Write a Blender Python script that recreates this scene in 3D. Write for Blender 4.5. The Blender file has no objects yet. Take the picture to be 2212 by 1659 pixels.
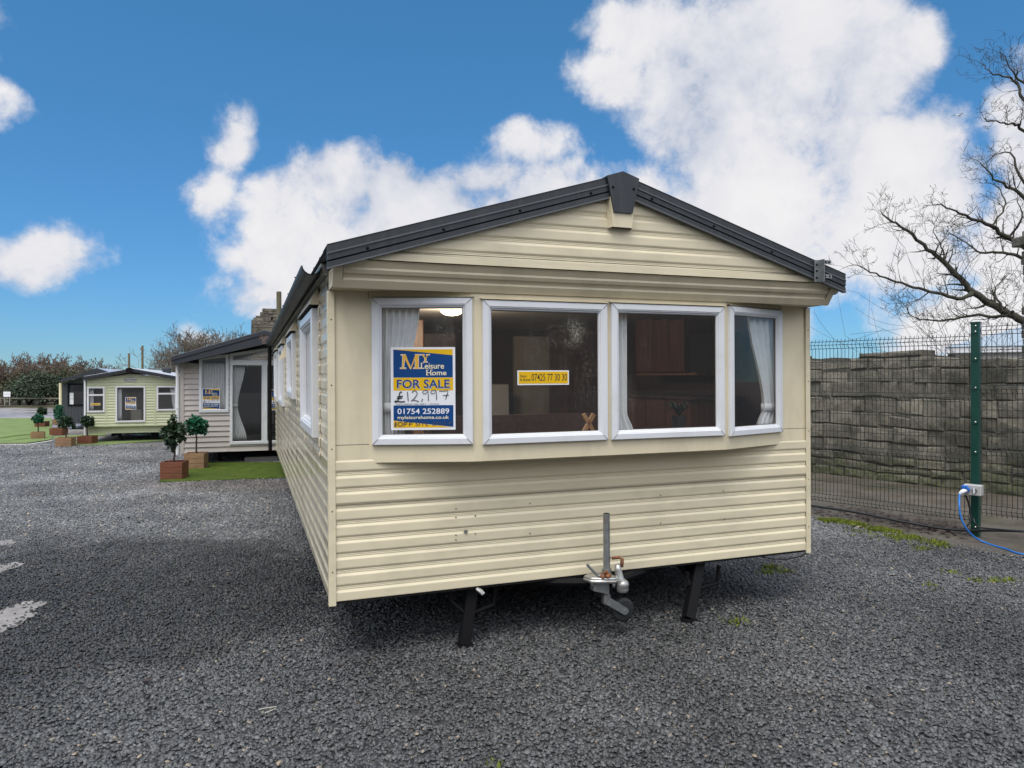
import bpy, math, random
import numpy as np
from mathutils import Vector, Matrix

# ------------------------------------------------------------------ camera, sky, sun, exposure
scene = bpy.context.scene
COL = scene.collection
R = math.radians
random.seed(7)
rng = np.random.default_rng(7)

CAM_H = 1.76
F_PX, U0, V0 = 1542.0, 1106.0, 818.0          # focal length and horizon of the photograph (2212 px wide)
cam_d = bpy.data.cameras.new('camera')
cam_d.sensor_width = 36.0
cam_d.lens = F_PX / 2212.0 * 36.0
cam_d.shift_y = -11.5 / 2212.0
cam_d.clip_start = 0.05
cam_d.clip_end = 3000
cam = bpy.data.objects.new('camera', cam_d)
cam.location = (0, 0, CAM_H)
cam.rotation_euler = (R(90), 0, 0)
COL.objects.link(cam)
scene.camera = cam

scene.view_settings.view_transform = 'Standard'
scene.view_settings.look = 'None'
scene.view_settings.exposure = 0.55
scene.view_settings.gamma = 1.0
scene.cycles.use_denoising = True
scene.cycles.max_bounces = 8
scene.cycles.transparent_max_bounces = 16
scene.cycles.caustics_reflective = False
scene.cycles.caustics_refractive = False

SUN_EL, SUN_AZ = 62.0, 200.0                   # azimuth clockwise from +Y: behind the camera, to the left
SUN_STRENGTH, SUN_ANGLE = 1.5, 32.0
SKY_STRENGTH = 0.079
sun_d = bpy.data.lights.new('sun', 'SUN')
sun_d.energy = SUN_STRENGTH
sun_d.angle = R(SUN_ANGLE)
sun_d.color = (1.0, 0.95, 0.87)
sun = bpy.data.objects.new('sun', sun_d)
sd = Vector((math.sin(R(SUN_AZ)) * math.cos(R(SUN_EL)), math.cos(R(SUN_AZ)) * math.cos(R(SUN_EL)), math.sin(R(SUN_EL))))
sun.rotation_euler = sd.to_track_quat('Z', 'Y').to_euler()
sun.location = (0, 0, 30)
COL.objects.link(sun)


class NT:
    """small helper to write node trees"""
    def __init__(self, tree):
        self.t = tree
        self.n = tree.nodes
        self.l = tree.links

    def new(self, typ, **kw):
        nd = self.n.new(typ)
        for k, v in kw.items():
            setattr(nd, k, v)
        return nd

    def put(self, sock, val):
        if val is None:
            return
        if hasattr(val, 'is_linked') or hasattr(val, 'node'):
            self.l.new(val, sock)
        else:
            sock.default_value = val

    def math(self, op, a, b=None, c=None, clamp=False):
        nd = self.new('ShaderNodeMath', operation=op, use_clamp=clamp)
        for s, v in zip(nd.inputs, (a, b, c)):
            self.put(s, v)
        return nd.outputs[0]

    def vmath(self, op, a, b=None, out=0):
        nd = self.new('ShaderNodeVectorMath', operation=op)
        self.put(nd.inputs[0], a)
        if b is not None:
            self.put(nd.inputs[1], b)
        return nd.outputs['Value'] if out == 'v' else nd.outputs[0]

    def noise(self, vec, scale, detail=4, rough=0.55, lac=2.0, dist=0.0, color=False):
        nd = self.new('ShaderNodeTexNoise')
        self.put(nd.inputs['Vector'], vec)
        nd.inputs['Scale'].default_value = scale
        nd.inputs['Detail'].default_value = detail
        nd.inputs['Roughness'].default_value = rough
        nd.inputs['Lacunarity'].default_value = lac
        nd.inputs['Distortion'].default_value = dist
        return nd.outputs['Color' if color else 'Fac']

    def maprange(self, v, a, b, c=0.0, d=1.0, smooth=False):
        nd = self.new('ShaderNodeMapRange')
        if smooth:
            nd.interpolation_type = 'SMOOTHSTEP'
        self.put(nd.inputs[0], v)
        for i, x in enumerate((a, b, c, d)):
            self.put(nd.inputs[i + 1], x)
        return nd.outputs[0]

    def mix(self, fac, a, b, blend='MIX'):
        nd = self.new('ShaderNodeMix', data_type='RGBA', blend_type=blend)
        self.put(nd.inputs[0], fac)
        for s, v in ((nd.inputs[6], a), (nd.inputs[7], b)):
            if isinstance(v, tuple):
                v = (v[0], v[1], v[2], 1.0)
            self.put(s, v)
        return nd.outputs[2]

    def ramp(self, fac, stops):
        nd = self.new('ShaderNodeValToRGB')
        self.put(nd.inputs[0], fac)
        el = nd.color_ramp.elements
        while len(el) < len(stops):
            el.new(0.5)
        for e, (p, c) in zip(el, stops):
            e.position = p
            e.color = (c[0], c[1], c[2], 1)
        return nd.outputs[0]

    def scalev(self, vec, s):
        nd = self.new('ShaderNodeMapping')
        self.put(nd.inputs[0], vec)
        nd.inputs['Scale'].default_value = s
        return nd.outputs[0]


def build_world():
    w = bpy.data.worlds.new('World')
    scene.world = w
    w.use_nodes = True
    w.node_tree.nodes.clear()
    N = NT(w.node_tree)
    out = N.new('ShaderNodeOutputWorld')
    sky = N.new('ShaderNodeTexSky', sky_type='NISHITA')
    sky.sun_disc = False
    sky.sun_elevation = R(SUN_EL)
    sky.sun_rotation = R(SUN_AZ)
    sky.air_density = 1.0
    sky.dust_density = 0.0
    sky.ozone_density = 4.0
    bg = N.new('ShaderNodeBackground')
    bg.inputs[1].default_value = SKY_STRENGTH
    geo = N.new('ShaderNodeTexCoord')
    d = geo.outputs['Generated']
    sep = N.new('ShaderNodeSeparateXYZ')
    N.l.new(d, sep.inputs[0])
    x, y, z = sep.outputs
    deep = N.mix(N.maprange(z, 0.03, 0.45), (0.36, 0.62, 0.92), (0.50, 1.04, 1.20))   # rain-washed air: a deeper blue
    N.l.new(N.mix(1.0, sky.outputs[0], deep, 'MULTIPLY'), bg.inputs[0])
    az = N.math('ARCTAN2', x, y)
    el = N.math('ARCSINE', z)
    # domain warp so that cloud edges billow
    warp = N.noise(d, 5.0, 3, 0.55, color=True)
    wv = N.vmath('SUBTRACT', warp, (0.5, 0.5, 0.5))
    comb = N.new('ShaderNodeCombineXYZ')
    N.l.new(az, comb.inputs[0])
    N.l.new(el, comb.inputs[1])
    wsc = N.new('ShaderNodeVectorMath', operation='SCALE')
    N.l.new(wv, wsc.inputs[0])
    wsc.inputs['Scale'].default_value = 0.14
    ae = N.vmath('ADD', comb.outputs[0], wsc.outputs[0])
    ae = N.vmath('MULTIPLY', ae, (1, 1, 0))
    blobs = [  # where the clouds stand in the sky: centre and half-widths, as pixels of the photograph
        (1640, 210, 330, 230), (1800, 420, 320, 210), (1560, 470, 230, 130), (1900, 110, 140, 120), (1430, 60, 170, 100),
        (1640, 560, 330, 140), (1950, 345, 110, 115), (1360, 190, 130, 70), (1900, 560, 230, 90), (2020, 440, 80, 80),
        (650, 480, 160, 130), (730, 425, 150, 115), (1300, 480, 260, 120), (1020, 560, 500, 120), (900, 450, 170, 90), (1140, 335, 110, 60), (1040, 410, 180, 60),
        (560, 610, 130, 65), (720, 560, 240, 120), (930, 530, 260, 120), (1200, 500, 260, 120),
        (480, 300, 80, 80), (432, 405, 72, 66),
        (70, 535, 125, 85), (20, 235, 50, 35), (-5, 50, 25, 70), (0, 700, 25, 18),
        (2240, 560, 210, 200), (2220, 330, 90, 200), (1755, 715, 45, 40), (2050, 690, 190, 70), (470, 725, 110, 35),
        (2500, 400, 260, 300), (-350, 300, 220, 130), (2900, 650, 300, 120), (-600, 620, 300, 120),
    ]
    acc = None
    for (u, v, ru, rv) in blobs:
        a = math.atan((u - U0) / F_PX)
        e = math.atan((V0 - v) / F_PX * math.cos(a))
        ra = ru / F_PX * math.cos(a) ** 2
        re = rv / F_PX * math.cos(a)
        s = N.vmath('SUBTRACT', ae, (a, e, 0))
        s = N.vmath('MULTIPLY', s, (1 / ra, 1 / re, 0))
        ln = N.vmath('LENGTH', s, out='v')
        val = N.math('MULTIPLY', N.math('SUBTRACT', 1.0, ln), min(1.6, min(ru, rv) / 105.0))
        acc = val if acc is None else N.math('SMOOTH_MAX', acc, val, 0.25)
    n1 = N.noise(d, 9.0, 9, 0.6, 2.1, 0.15)
    n2 = N.noise(d, 3.2, 4, 0.5)
    nn = N.math('SUBTRACT', n1, 0.5)
    n3 = N.math('SUBTRACT', N.noise(d, 26.0, 8, 0.62, 2.1, 0.3), 0.5)
    nn = N.math('ADD', nn, N.math('MULTIPLY', n3, 0.44))
    dens = N.math('ADD', N.math('MULTIPLY', N.math('MINIMUM', acc, 0.55), 2.0), N.math('MULTIPLY', nn, 2.7))
    front = N.maprange(dens, -0.10, 0.85, 0.0, 1.0, True)
    # the sky behind and above the camera is mostly cloud
    back = N.maprange(y, 0.35, -0.15, 0.0, 1.0, True)
    top = N.maprange(z, 0.62, 0.85, 0.0, 1.0, True)
    bt = N.math('MAXIMUM', back, top)
    bdens = N.math('ADD', N.math('SUBTRACT', N.math('MULTIPLY', bt, 1.5), 0.75), N.math('MULTIPLY', N.math('SUBTRACT', n2, 0.5), 1.6))
    bk = N.maprange(bdens, 0.0, 0.5, 0.0, 1.0, True)
    alpha = N.math('MAXIMUM', front, bk)
    shade = N.math('ADD', N.math('MULTIPLY', n2, 0.55), N.math('MULTIPLY', n1, 0.45))
    thick = N.maprange(dens, 0.2, 1.4, 0.0, 1.0, True)
    shade = N.math('ADD', shade, N.math('MULTIPLY', thick, 0.10))
    ccol = N.ramp(shade, [(0.36, (0.52, 0.58, 0.70)), (0.48, (0.70, 0.73, 0.82)), (0.58, (0.86, 0.86, 0.90)), (0.72, (0.95, 0.94, 0.95))])
    cb = N.new('ShaderNodeBackground')
    N.l.new(ccol, cb.inputs[0])
    # unseen cloud behind and above, shaped for its light: dimmed near the horizon, brighter higher
    kb = N.maprange(z, 0.04, 0.46, 0.20, 1.42, True)
    kb = N.math('MULTIPLY', kb, 1.0)
    N.put(cb.inputs[1], N.math('ADD', N.math('MULTIPLY', bt, kb), N.math('MULTIPLY', N.math('SUBTRACT', 1.0, bt), 0.64)))
    ms = N.new('ShaderNodeMixShader')
    N.l.new(alpha, ms.inputs[0])
    N.l.new(bg.outputs[0], ms.inputs[1])
    N.l.new(cb.outputs[0], ms.inputs[2])
    N.l.new(ms.outputs[0], out.inputs[0])
    w.cycles.sampling_method = 'MANUAL'
    w.cycles.sample_map_resolution = 512


build_world()

# ------------------------------------------------------------------ helpers
def mat(name, col, col2=None, rough=0.6, var=0.12, scale=3.0, stretch=(1, 1, 1), bump=0.0, bscale=40.0, metal=0.0, spec=0.5,
        rough2=None, detail=5, island=0.0, dirt=None, dirt_amt=0.0, dscale=2.0, dstretch=(1, 1, 1), wave=0.0, emit=0.0):
    m = bpy.data.materials.new(name)
    m.use_nodes = True
    N = NT(m.node_tree)
    b = N.n['Principled BSDF']
    tc = N.new('ShaderNodeTexCoord').outputs['Object']
    v = N.scalev(tc, stretch)
    n = N.noise(v, scale, detail)
    if col2 is None:
        c1 = tuple(c * (1 - var) for c in col)
        c2 = tuple(min(1, c * (1 + var)) for c in col)
    else:
        c1, c2 = col, col2
    c = N.mix(N.maprange(n, 0.3, 0.7), c1, c2)
    if island:
        g = N.new('ShaderNodeNewGeometry').outputs['Random Per Island']
        k = N.maprange(g, 0, 1, 1 - island, 1 + island)
        nd = N.new('ShaderNodeVectorMath', operation='SCALE')
        N.l.new(c, nd.inputs[0])
        N.l.new(k, nd.inputs['Scale'])
        c = nd.outputs[0]
    if dirt is not None:
        dv = N.scalev(tc, dstretch)
        dn = N.noise(dv, dscale, 8, 0.65)
        c = N.mix(N.maprange(dn, 0.5, 0.72, 0.0, dirt_amt), c, dirt)
    N.put(b.inputs['Base Color'], c)
    if rough2 is None:
        b.inputs['Roughness'].default_value = rough
    else:
        N.put(b.inputs['Roughness'], N.maprange(N.noise(tc, scale * 1.7, 4), 0.35, 0.65, rough, rough2))
    b.inputs['Metallic'].default_value = metal
    b.inputs['Specular IOR Level'].default_value = spec
    if bump or wave:
        bp = N.new('ShaderNodeBump')
        h = N.math('MULTIPLY', N.noise(v, bscale, 6, 0.6), bump) if bump else None
        if wave:
            wv = N.math('MULTIPLY', N.noise(N.scalev(tc, (1.0, 1.0, 2.2)), 2.1, 2, 0.4), wave)
            h = wv if h is None else N.math('ADD', h, wv)
        N.put(bp.inputs['Height'], h)
        bp.inputs['Strength'].default_value = 1.0
        bp.inputs['Distance'].default_value = 1.0
        N.l.new(bp.outputs[0], b.inputs['Normal'])
    if emit:
        N.put(b.inputs['Emission Color'], c)
        b.inputs['Emission Strength'].default_value = emit
    return m


class MB:
    """collects shapes into one mesh"""
    def __init__(self):
        self.v, self.f, self.m = [], [], []

    def add(self, verts, faces, mi=0):
        o = len(self.v)
        self.v.extend([tuple(p) for p in verts])
        for f in faces:
            self.f.append(tuple(i + o for i in f))
            self.m.append(mi)

    def quad(self, a, b, c, d, mi=0):
        self.add([a, b, c, d], [(0, 1, 2, 3)], mi)

    def box(self, x0, x1, y0, y1, z0, z1, mi=0, M=None):
        vs = [Vector(p) for p in ((x0, y0, z0), (x1, y0, z0), (x1, y1, z0), (x0, y1, z0), (x0, y0, z1), (x1, y0, z1), (x1, y1, z1), (x0, y1, z1))]
        if M is not None:
            vs = [M @ p for p in vs]
        self.add(vs, [(3, 2, 1, 0), (4, 5, 6, 7), (0, 1, 5, 4), (1, 2, 6, 5), (2, 3, 7, 6), (3, 0, 4, 7)], mi)

    def bbox(self, x0, x1, y0, y1, z0, z1, bev=0.01, mi=0, M=None):
        """box with bevelled vertical and horizontal edges (chamfer)"""
        b = min(bev, (x1 - x0) * .45, (y1 - y0) * .45, (z1 - z0) * .45)
        xs, ys, zs = (x0, x1), (y0, y1), (z0, z1)
        vs, idx = [], {}
        for i in (0, 1):
            for j in (0, 1):
                for k in (0, 1):
                    sx, sy, sz = (1 if i == 0 else -1), (1 if j == 0 else -1), (1 if k == 0 else -1)
                    p = (xs[i], ys[j], zs[k])
                    idx[i, j, k, 0] = len(vs); vs.append(Vector((p[0], p[1] + sy * b, p[2] + sz * b)))
                    idx[i, j, k, 1] = len(vs); vs.append(Vector((p[0] + sx * b, p[1], p[2] + sz * b)))
                    idx[i, j, k, 2] = len(vs); vs.append(Vector((p[0] + sx * b, p[1] + sy * b, p[2])))
        fs = []
        for i in (0, 1):
            fs.append([idx[i, 0, 0, 0], idx[i, 1, 0, 0], idx[i, 1, 1, 0], idx[i, 0, 1, 0]][::(1 if i else -1)])
            fs.append([idx[0, i, 0, 1], idx[1, i, 0, 1], idx[1, i, 1, 1], idx[0, i, 1, 1]][::(-1 if i else 1)])
            fs.append([idx[0, 0, i, 2], idx[1, 0, i, 2], idx[1, 1, i, 2], idx[0, 1, i, 2]][::(1 if i else -1)])
        for i in (0, 1):
            for j in (0, 1):
                fs.append([idx[i, j, 0, 0], idx[i, j, 0, 1], idx[i, j, 1, 1], idx[i, j, 1, 0]][::(1 if i != j else -1)])
                fs.append([idx[i, 0, j, 0], idx[i, 0, j, 2], idx[i, 1, j, 2], idx[i, 1, j, 0]][::(-1 if i != j else 1)])
                fs.append([idx[0, i, j, 1], idx[0, i, j, 2], idx[1, i, j, 2], idx[1, i, j, 1]][::(1 if i != j else -1)])
                for k in (0, 1):
                    fs.append([idx[i, j, k, 0], idx[i, j, k, 1], idx[i, j, k, 2]][::(1 if (i + j + k) % 2 == 0 else -1)])
        if M is not None:
            vs = [M @ p for p in vs]
        self.add(vs, fs, mi)

    def tube(self, pts, rads, n=6, mi=0, cap=True):
        pts = [Vector(p) for p in pts]
        if not hasattr(rads, '__len__'):
            rads = [rads] * len(pts)
        rings = []
        prev = None
        for i, p in enumerate(pts):
            a = pts[max(0, i - 1)]
            b = pts[min(len(pts) - 1, i + 1)]
            t = (b - a).normalized()
            if prev is None:
                up = Vector((0, 0, 1)) if abs(t.z) < 0.9 else Vector((1, 0, 0))
                s = t.cross(up).normalized()
            else:
                s = (prev - t * prev.dot(t)).normalized()
            prev = s
            q = t.cross(s)
            rings.append([p + (s * math.cos(2 * math.pi * k / n) + q * math.sin(2 * math.pi * k / n)) * rads[i] for k in range(n)])
        vs = [x for r in rings for x in r]
        fs = []
        for i in range(len(pts) - 1):
            for k in range(n):
                k2 = (k + 1) % n
                fs.append((i * n + k, i * n + k2, (i + 1) * n + k2, (i + 1) * n + k))
        if cap:
            fs.append(tuple(range(n))[::-1])
            fs.append(tuple((len(pts) - 1) * n + k for k in range(n)))
        self.add(vs, fs, mi)

    def extrude(self, poly, vec, mi=0, cap=True):
        """closed 3D polygon swept along vec"""
        n = len(poly)
        poly = [Vector(p) for p in poly]
        vec = Vector(vec)
        vs = poly + [p + vec for p in poly]
        fs = [(i, (i + 1) % n, n + (i + 1) % n, n + i) for i in range(n)]
        if cap:
            fs += [tuple(range(n))[::-1], tuple(range(n, 2 * n))]
        self.add(vs, fs, mi)

    def ball(self, c, r, n=10, m=6, mi=0, s=(1, 1, 1)):
        vs, fs = [], []
        for j in range(m + 1):
            th = math.pi * j / m
            for i in range(n):
                ph = 2 * math.pi * i / n
                vs.append((c[0] + r * s[0] * math.sin(th) * math.cos(ph), c[1] + r * s[1] * math.sin(th) * math.sin(ph), c[2] + r * s[2] * math.cos(th)))
        for j in range(m):
            for i in range(n):
                fs.append((j * n + i, (j + 1) * n + i, (j + 1) * n + (i + 1) % n, j * n + (i + 1) % n))
        self.add(vs, fs, mi)

    def build(self, name, mats, parent=None, smooth=False, fix=True):
        me = bpy.data.meshes.new(name)
        me.from_pydata(self.v, [], self.f)
        if not isinstance(mats, (list, tuple)):
            mats = [mats]
        for m in mats:
            me.materials.append(m)
        if len(mats) > 1:
            me.polygons.foreach_set('material_index', self.m)
        if smooth:
            me.polygons.foreach_set('use_smooth', [True] * len(me.polygons))
        me.update()
        if fix:
            import bmesh
            bm = bmesh.new()
            bm.from_mesh(me)
            bmesh.ops.recalc_face_normals(bm, faces=bm.faces)
            bm.to_mesh(me)
            bm.free()
        o = bpy.data.objects.new(name, me)
        COL.objects.link(o)
        if parent is not None:
            o.parent = parent
        return o


def tag(o, label=None, cat=None, group=None, kind=None):
    if label:
        o['label'] = label
    if cat:
        o['category'] = cat
    if group:
        o['group'] = group
    if kind:
        o['kind'] = kind
    return o


def thing(name, label, cat, loc=(0, 0, 0), rot=(0, 0, 0), group=None):
    o = bpy.data.objects.new(name, None)
    o.empty_display_size = 0.1
    o.location = loc
    o.rotation_euler = rot
    COL.objects.link(o)
    return tag(o, label, cat, group)


def dup(root, loc, rotz, label, scale=1.0):
    r = root.copy()
    COL.objects.link(r)
    r.location = loc
    r.rotation_euler = (0, 0, rotz)
    r.scale = (scale, scale, scale)
    r['label'] = label
    for ch in list(root.children):
        c = ch.copy()
        COL.objects.link(c)
        c.parent = r
        for g in list(ch.children):
            d = g.copy()
            COL.objects.link(d)
            d.parent = c
    return r


def at(u, v, y):
    """point of the place seen at photo position (u, v), y metres ahead"""
    return Vector(((u - U0) / F_PX * y, y, CAM_H + (V0 - v) / F_PX * y))


def ground(u, v, z=0.0):
    y = (CAM_H - z) * F_PX / (v - V0)
    return Vector(((u - U0) / F_PX * y, y, z))


class Frame:
    """a local frame (a caravan): x along its front, y along its length, z up"""
    def __init__(self, loc, rot):
        self.M = Matrix.Translation(loc) @ Matrix.Rotation(rot[2], 4, 'Z') @ Matrix.Rotation(rot[1], 4, 'Y')
        self.I = self.M.inverted()
        self.o = self.I @ Vector((0, 0, CAM_H))
        self.loc, self.rot = loc, rot

    def hit(self, u, v, P=(0, 0, 0), n=(0, 1, 0)):
        d = self.I.to_3x3() @ Vector(((u - U0) / F_PX, 1, (V0 - v) / F_PX))
        P, n = Vector(P), Vector(n)
        return self.o + d * ((P - self.o).dot(n) / d.dot(n))

    def y(self, u, v, y=0.0):
        return self.hit(u, v, (0, y, 0))

    def place(self, o, p, rz=0.0):
        M = self.M @ Matrix.Translation(p) @ Matrix.Rotation(rz, 4, 'Z')
        o.location = M.translation
        o.rotation_euler = M.to_euler()
        return o


_font_cache = {}


def glyphs(s, off=0.0, spacing=1.0):
    key = (s, off, spacing)
    if key not in _font_cache:
        cu = bpy.data.curves.new('lettering', 'FONT')
        cu.body = s
        cu.size = 1.0
        cu.offset = off
        cu.space_character = spacing
        cu.resolution_u = 3
        o = bpy.data.objects.new('lettering', cu)
        COL.objects.link(o)
        bpy.context.view_layer.update()
        me = bpy.data.meshes.new_from_object(o)
        vs = [(p.co.x, p.co.y) for p in me.vertices]
        fs = [tuple(p.vertices) for p in me.polygons]
        bpy.data.objects.remove(o)
        bpy.data.meshes.remove(me)
        bpy.data.curves.remove(cu)
        _font_cache[key] = (vs, fs)
    return _font_cache[key]


def text(mb, s, x0, x1, z0, z1, y, mi, off=0.0, shear=0.0, spacing=1.0):
    """lettering fitted into a box of the sign's face (x right, z up, facing -y)"""
    ref, _ = glyphs(s, 0.0, spacing)
    vs, fs = glyphs(s, off, spacing)
    ax, bx = min(p[0] for p in ref), max(p[0] for p in ref)
    az, bz = min(p[1] for p in ref), max(p[1] for p in ref)
    sx, sz = (x1 - x0) / (bx - ax), (z1 - z0) / (bz - az)
    out = []
    for (px, pz) in vs:
        z = z0 + (pz - az) * sz
        out.append((x0 + (px - ax) * sx + shear * (z - z0), y, z))
    mb.add(out, fs, mi)


def stroke(mb, pts, w, y, mi):
    """marker-pen line of width w on the face of a sign"""
    pts = [Vector((p[0], 0, p[1])) for p in pts]
    y -= .00006 * (len(mb.f) % 40)
    vs = []
    for i, p in enumerate(pts):
        t = (pts[min(i + 1, len(pts) - 1)] - pts[max(i - 1, 0)]).normalized()
        n = Vector((-t.z, 0, t.x)) * w * 0.5
        vs += [(p.x + n.x, y, p.z + n.z), (p.x - n.x, y, p.z - n.z)]
    mb.add(vs, [(2 * i, 2 * i + 1, 2 * i + 3, 2 * i + 2) for i in range(len(pts) - 1)], mi)


def arc(cx, cz, rx, rz, a0, a1, n=10):
    return [(cx + rx * math.cos(R(a0 + (a1 - a0) * i / n)), cz + rz * math.sin(R(a0 + (a1 - a0) * i / n))) for i in range(n + 1)]


# ------------------------------------------------------------------ materials
M = {}
BEIGE = (0.72, 0.645, 0.455)
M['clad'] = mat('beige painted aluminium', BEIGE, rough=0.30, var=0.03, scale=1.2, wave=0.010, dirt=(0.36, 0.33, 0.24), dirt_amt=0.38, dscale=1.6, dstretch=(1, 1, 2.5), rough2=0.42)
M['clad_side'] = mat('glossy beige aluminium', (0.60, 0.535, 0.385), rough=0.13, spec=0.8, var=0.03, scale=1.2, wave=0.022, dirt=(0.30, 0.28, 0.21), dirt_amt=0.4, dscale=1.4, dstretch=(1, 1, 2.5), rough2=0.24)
M['panel'] = mat('beige panel', (0.72, 0.640, 0.45), rough=0.36, var=0.03, scale=1.0, wave=0.004, dirt=(0.42, 0.36, 0.25), dirt_amt=0.35, dscale=2.4, dstretch=(1.5, 1, 0.6), rough2=0.5)
M['upvc'] = mat('white upvc', (0.72, 0.738, 0.762), rough=0.32, var=0.03, scale=3, dirt=(0.5, 0.5, 0.48), dirt_amt=0.3, dscale=6)
M['seam'] = mat('dark seam', (0.12, 0.11, 0.09), rough=0.8)
M['fascia'] = mat('dark slate fascia', (0.026, 0.031, 0.037), rough=0.42, var=0.15, scale=5, dirt=(0.06, 0.065, 0.06), dirt_amt=0.5, dscale=6, dstretch=(4, 4, 0.5), rough2=0.6)
M['fascia_highlight'] = mat('slate fascia highlight', (0.095, 0.105, 0.115), rough=0.4, var=0.1)  # paler copy of the fascia, painting the skylight caught on ridge and lip
M['black'] = mat('black steel', (0.005, 0.005, 0.006), rough=0.7, spec=0.2, var=0.3, scale=8)
M['under'] = mat('dark underside board', (0.012, 0.011, 0.010), rough=0.9, var=0.3)
M['galv'] = mat('galvanised steel', (0.30, 0.32, 0.32), rough=0.42, var=0.18, scale=22, metal=0.75, dirt=(0.22, 0.12, 0.06), dirt_amt=0.35, dscale=9)
M['galvp'] = mat('worn aluminium casting', (0.52, 0.52, 0.50), rough=0.35, var=0.2, scale=25, metal=0.8, dirt=(0.20, 0.16, 0.12), dirt_amt=0.7, dscale=14)
M['rust'] = mat('rusted steel', (0.20, 0.075, 0.03), rough=0.8, var=0.4, scale=40, dirt=(0.4, 0.3, 0.2), dirt_amt=0.5, dscale=30)
M['rubber'] = mat('grey black rubber', (0.022, 0.023, 0.025), rough=0.55, var=0.2)
M['gutter'] = mat('dark grey gutter', (0.020, 0.023, 0.025), rough=0.5, var=0.2, dirt=(0.13, 0.14, 0.12), dirt_amt=0.5, dscale=7)
M['eave'] = mat('grey eave board', (0.22, 0.22, 0.20), rough=0.6, var=0.15)
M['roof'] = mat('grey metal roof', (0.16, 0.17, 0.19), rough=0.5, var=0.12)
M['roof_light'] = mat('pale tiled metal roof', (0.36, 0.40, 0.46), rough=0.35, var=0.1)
M['brown'] = mat('dark brown wall board', (0.075, 0.045, 0.033), rough=0.5, var=0.2, scale=4, stretch=(1, 1, 0.2))
M['wood_in'] = mat('red brown cabinet wood', (0.15, 0.072, 0.050), rough=0.35, var=0.25, scale=6, stretch=(6, 6, 0.5))
M['orange_in'] = mat('orange brown wood', (0.27, 0.145, 0.08), rough=0.4, var=0.2, scale=6, stretch=(5, 5, 0.5))
M['cream_in'] = mat('cream cupboard', (0.60, 0.55, 0.43), rough=0.5, var=0.05)
M['white_in'] = mat('white appliance and painted daylight', (0.75, 0.75, 0.72), rough=0.3, var=0.04)
M['ceil_in'] = mat('inside ceiling', (0.5, 0.46, 0.4), rough=0.8, var=0.05)
M['carpet'] = mat('dark carpet', (0.05, 0.035, 0.025), rough=0.95, var=0.2)
M['sofa'] = mat('brown sofa fabric', (0.095, 0.047, 0.034), rough=0.9, var=0.2, scale=30)
M['lamp'] = mat('lit lamp dome', (0.9, 0.85, 0.7), rough=0.3, emit=1.1)
M['curtain'] = mat('white curtain cloth', (0.80, 0.81, 0.82), rough=0.9, var=0.05, scale=12)
M['letter_wood'] = mat('brown letter wood', (0.42, 0.22, 0.10), rough=0.6, var=0.15)
M['sign_white'] = mat('sign white', (0.78, 0.79, 0.82), rough=0.35, spec=0.25, var=0.02)
M['sign_blue'] = mat('sign blue', (0.006, 0.055, 0.20), rough=0.3, spec=0.25, var=0.04)
M['sign_yellow'] = mat('sign yellow', (0.76, 0.46, 0.012), rough=0.3, spec=0.25, var=0.03)
M['sign_gold'] = mat('sign gold', (0.72, 0.42, 0.06), rough=0.3, spec=0.25, var=0.03)
M['sign_cream'] = mat('sign cream', (0.82, 0.74, 0.52), rough=0.3, spec=0.25, var=0.02)
M['marker'] = mat('black marker', (0.02, 0.02, 0.022), rough=0.6, var=0.3, scale=40)
M['marker_thin'] = mat('faded black marker', (0.05, 0.055, 0.065), rough=0.6, var=0.4, scale=60)


def glass(name, refl=1.0, tint=(0.93, 0.94, 0.93), wet=None):
    m = bpy.data.materials.new(name)
    m.use_nodes = True
    N = NT(m.node_tree)
    N.n.clear()
    out = N.new('ShaderNodeOutputMaterial')
    tr = N.new('ShaderNodeBsdfTransparent')
    tr.inputs[0].default_value = (*tint, 1)
    gl = N.new('ShaderNodeBsdfGlossy')
    gl.inputs['Roughness'].default_value = 0.015
    fr = N.new('ShaderNodeLayerWeight')
    fr.inputs[0].default_value = 0.5
    sch = N.math('ADD', 0.04, N.math('MULTIPLY', N.math('POWER', fr.outputs['Facing'], 5.0), 0.96))   # same from both sides of the pane
    mx = N.new('ShaderNodeMixShader')
    N.put(mx.inputs[0], N.math('MULTIPLY', sch, 2.1 * refl, clamp=True))
    N.l.new(tr.outputs[0], mx.inputs[1])
    N.l.new(gl.outputs[0], mx.inputs[2])
    last = mx.outputs[0]
    if wet:
        tc = N.new('ShaderNodeTexCoord').outputs['Object']
        acc = None
        for (c, r, a) in wet:
            s = N.vmath('SUBTRACT', tc, c)
            s = N.vmath('MULTIPLY', s, (1 / r[0], 0.0, 1 / r[1]))
            ln = N.vmath('LENGTH', s, out='v')
            k = N.maprange(ln, 0.2, 1.0, a, 0.0, True)
            acc = k if acc is None else N.math('MAXIMUM', acc, k)
        sp = N.noise(tc, 170, 3, 0.7)
        st = N.noise(N.scalev(tc, (1, 1, 0.10)), 42, 4, 0.6)
        big = N.noise(tc, 7, 4, 0.6)
        drops = N.maprange(N.math('ADD', sp, N.math('MULTIPLY', N.math('SUBTRACT', st, 0.5), 0.25)), 0.52, 0.64)
        fac = N.math('MULTIPLY', N.math('MULTIPLY', acc, drops), N.maprange(big, 0.35, 0.6), clamp=True)
        df = N.new('ShaderNodeBsdfDiffuse')
        df.inputs[0].default_value = (0.55, 0.53, 0.45, 1)
        m2 = N.new('ShaderNodeMixShader')
        N.put(m2.inputs[0], fac)
        N.l.new(last, m2.inputs[1])
        N.l.new(df.outputs[0], m2.inputs[2])
        last = m2.outputs[0]
    N.l.new(last, out.inputs[0])
    return m


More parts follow.
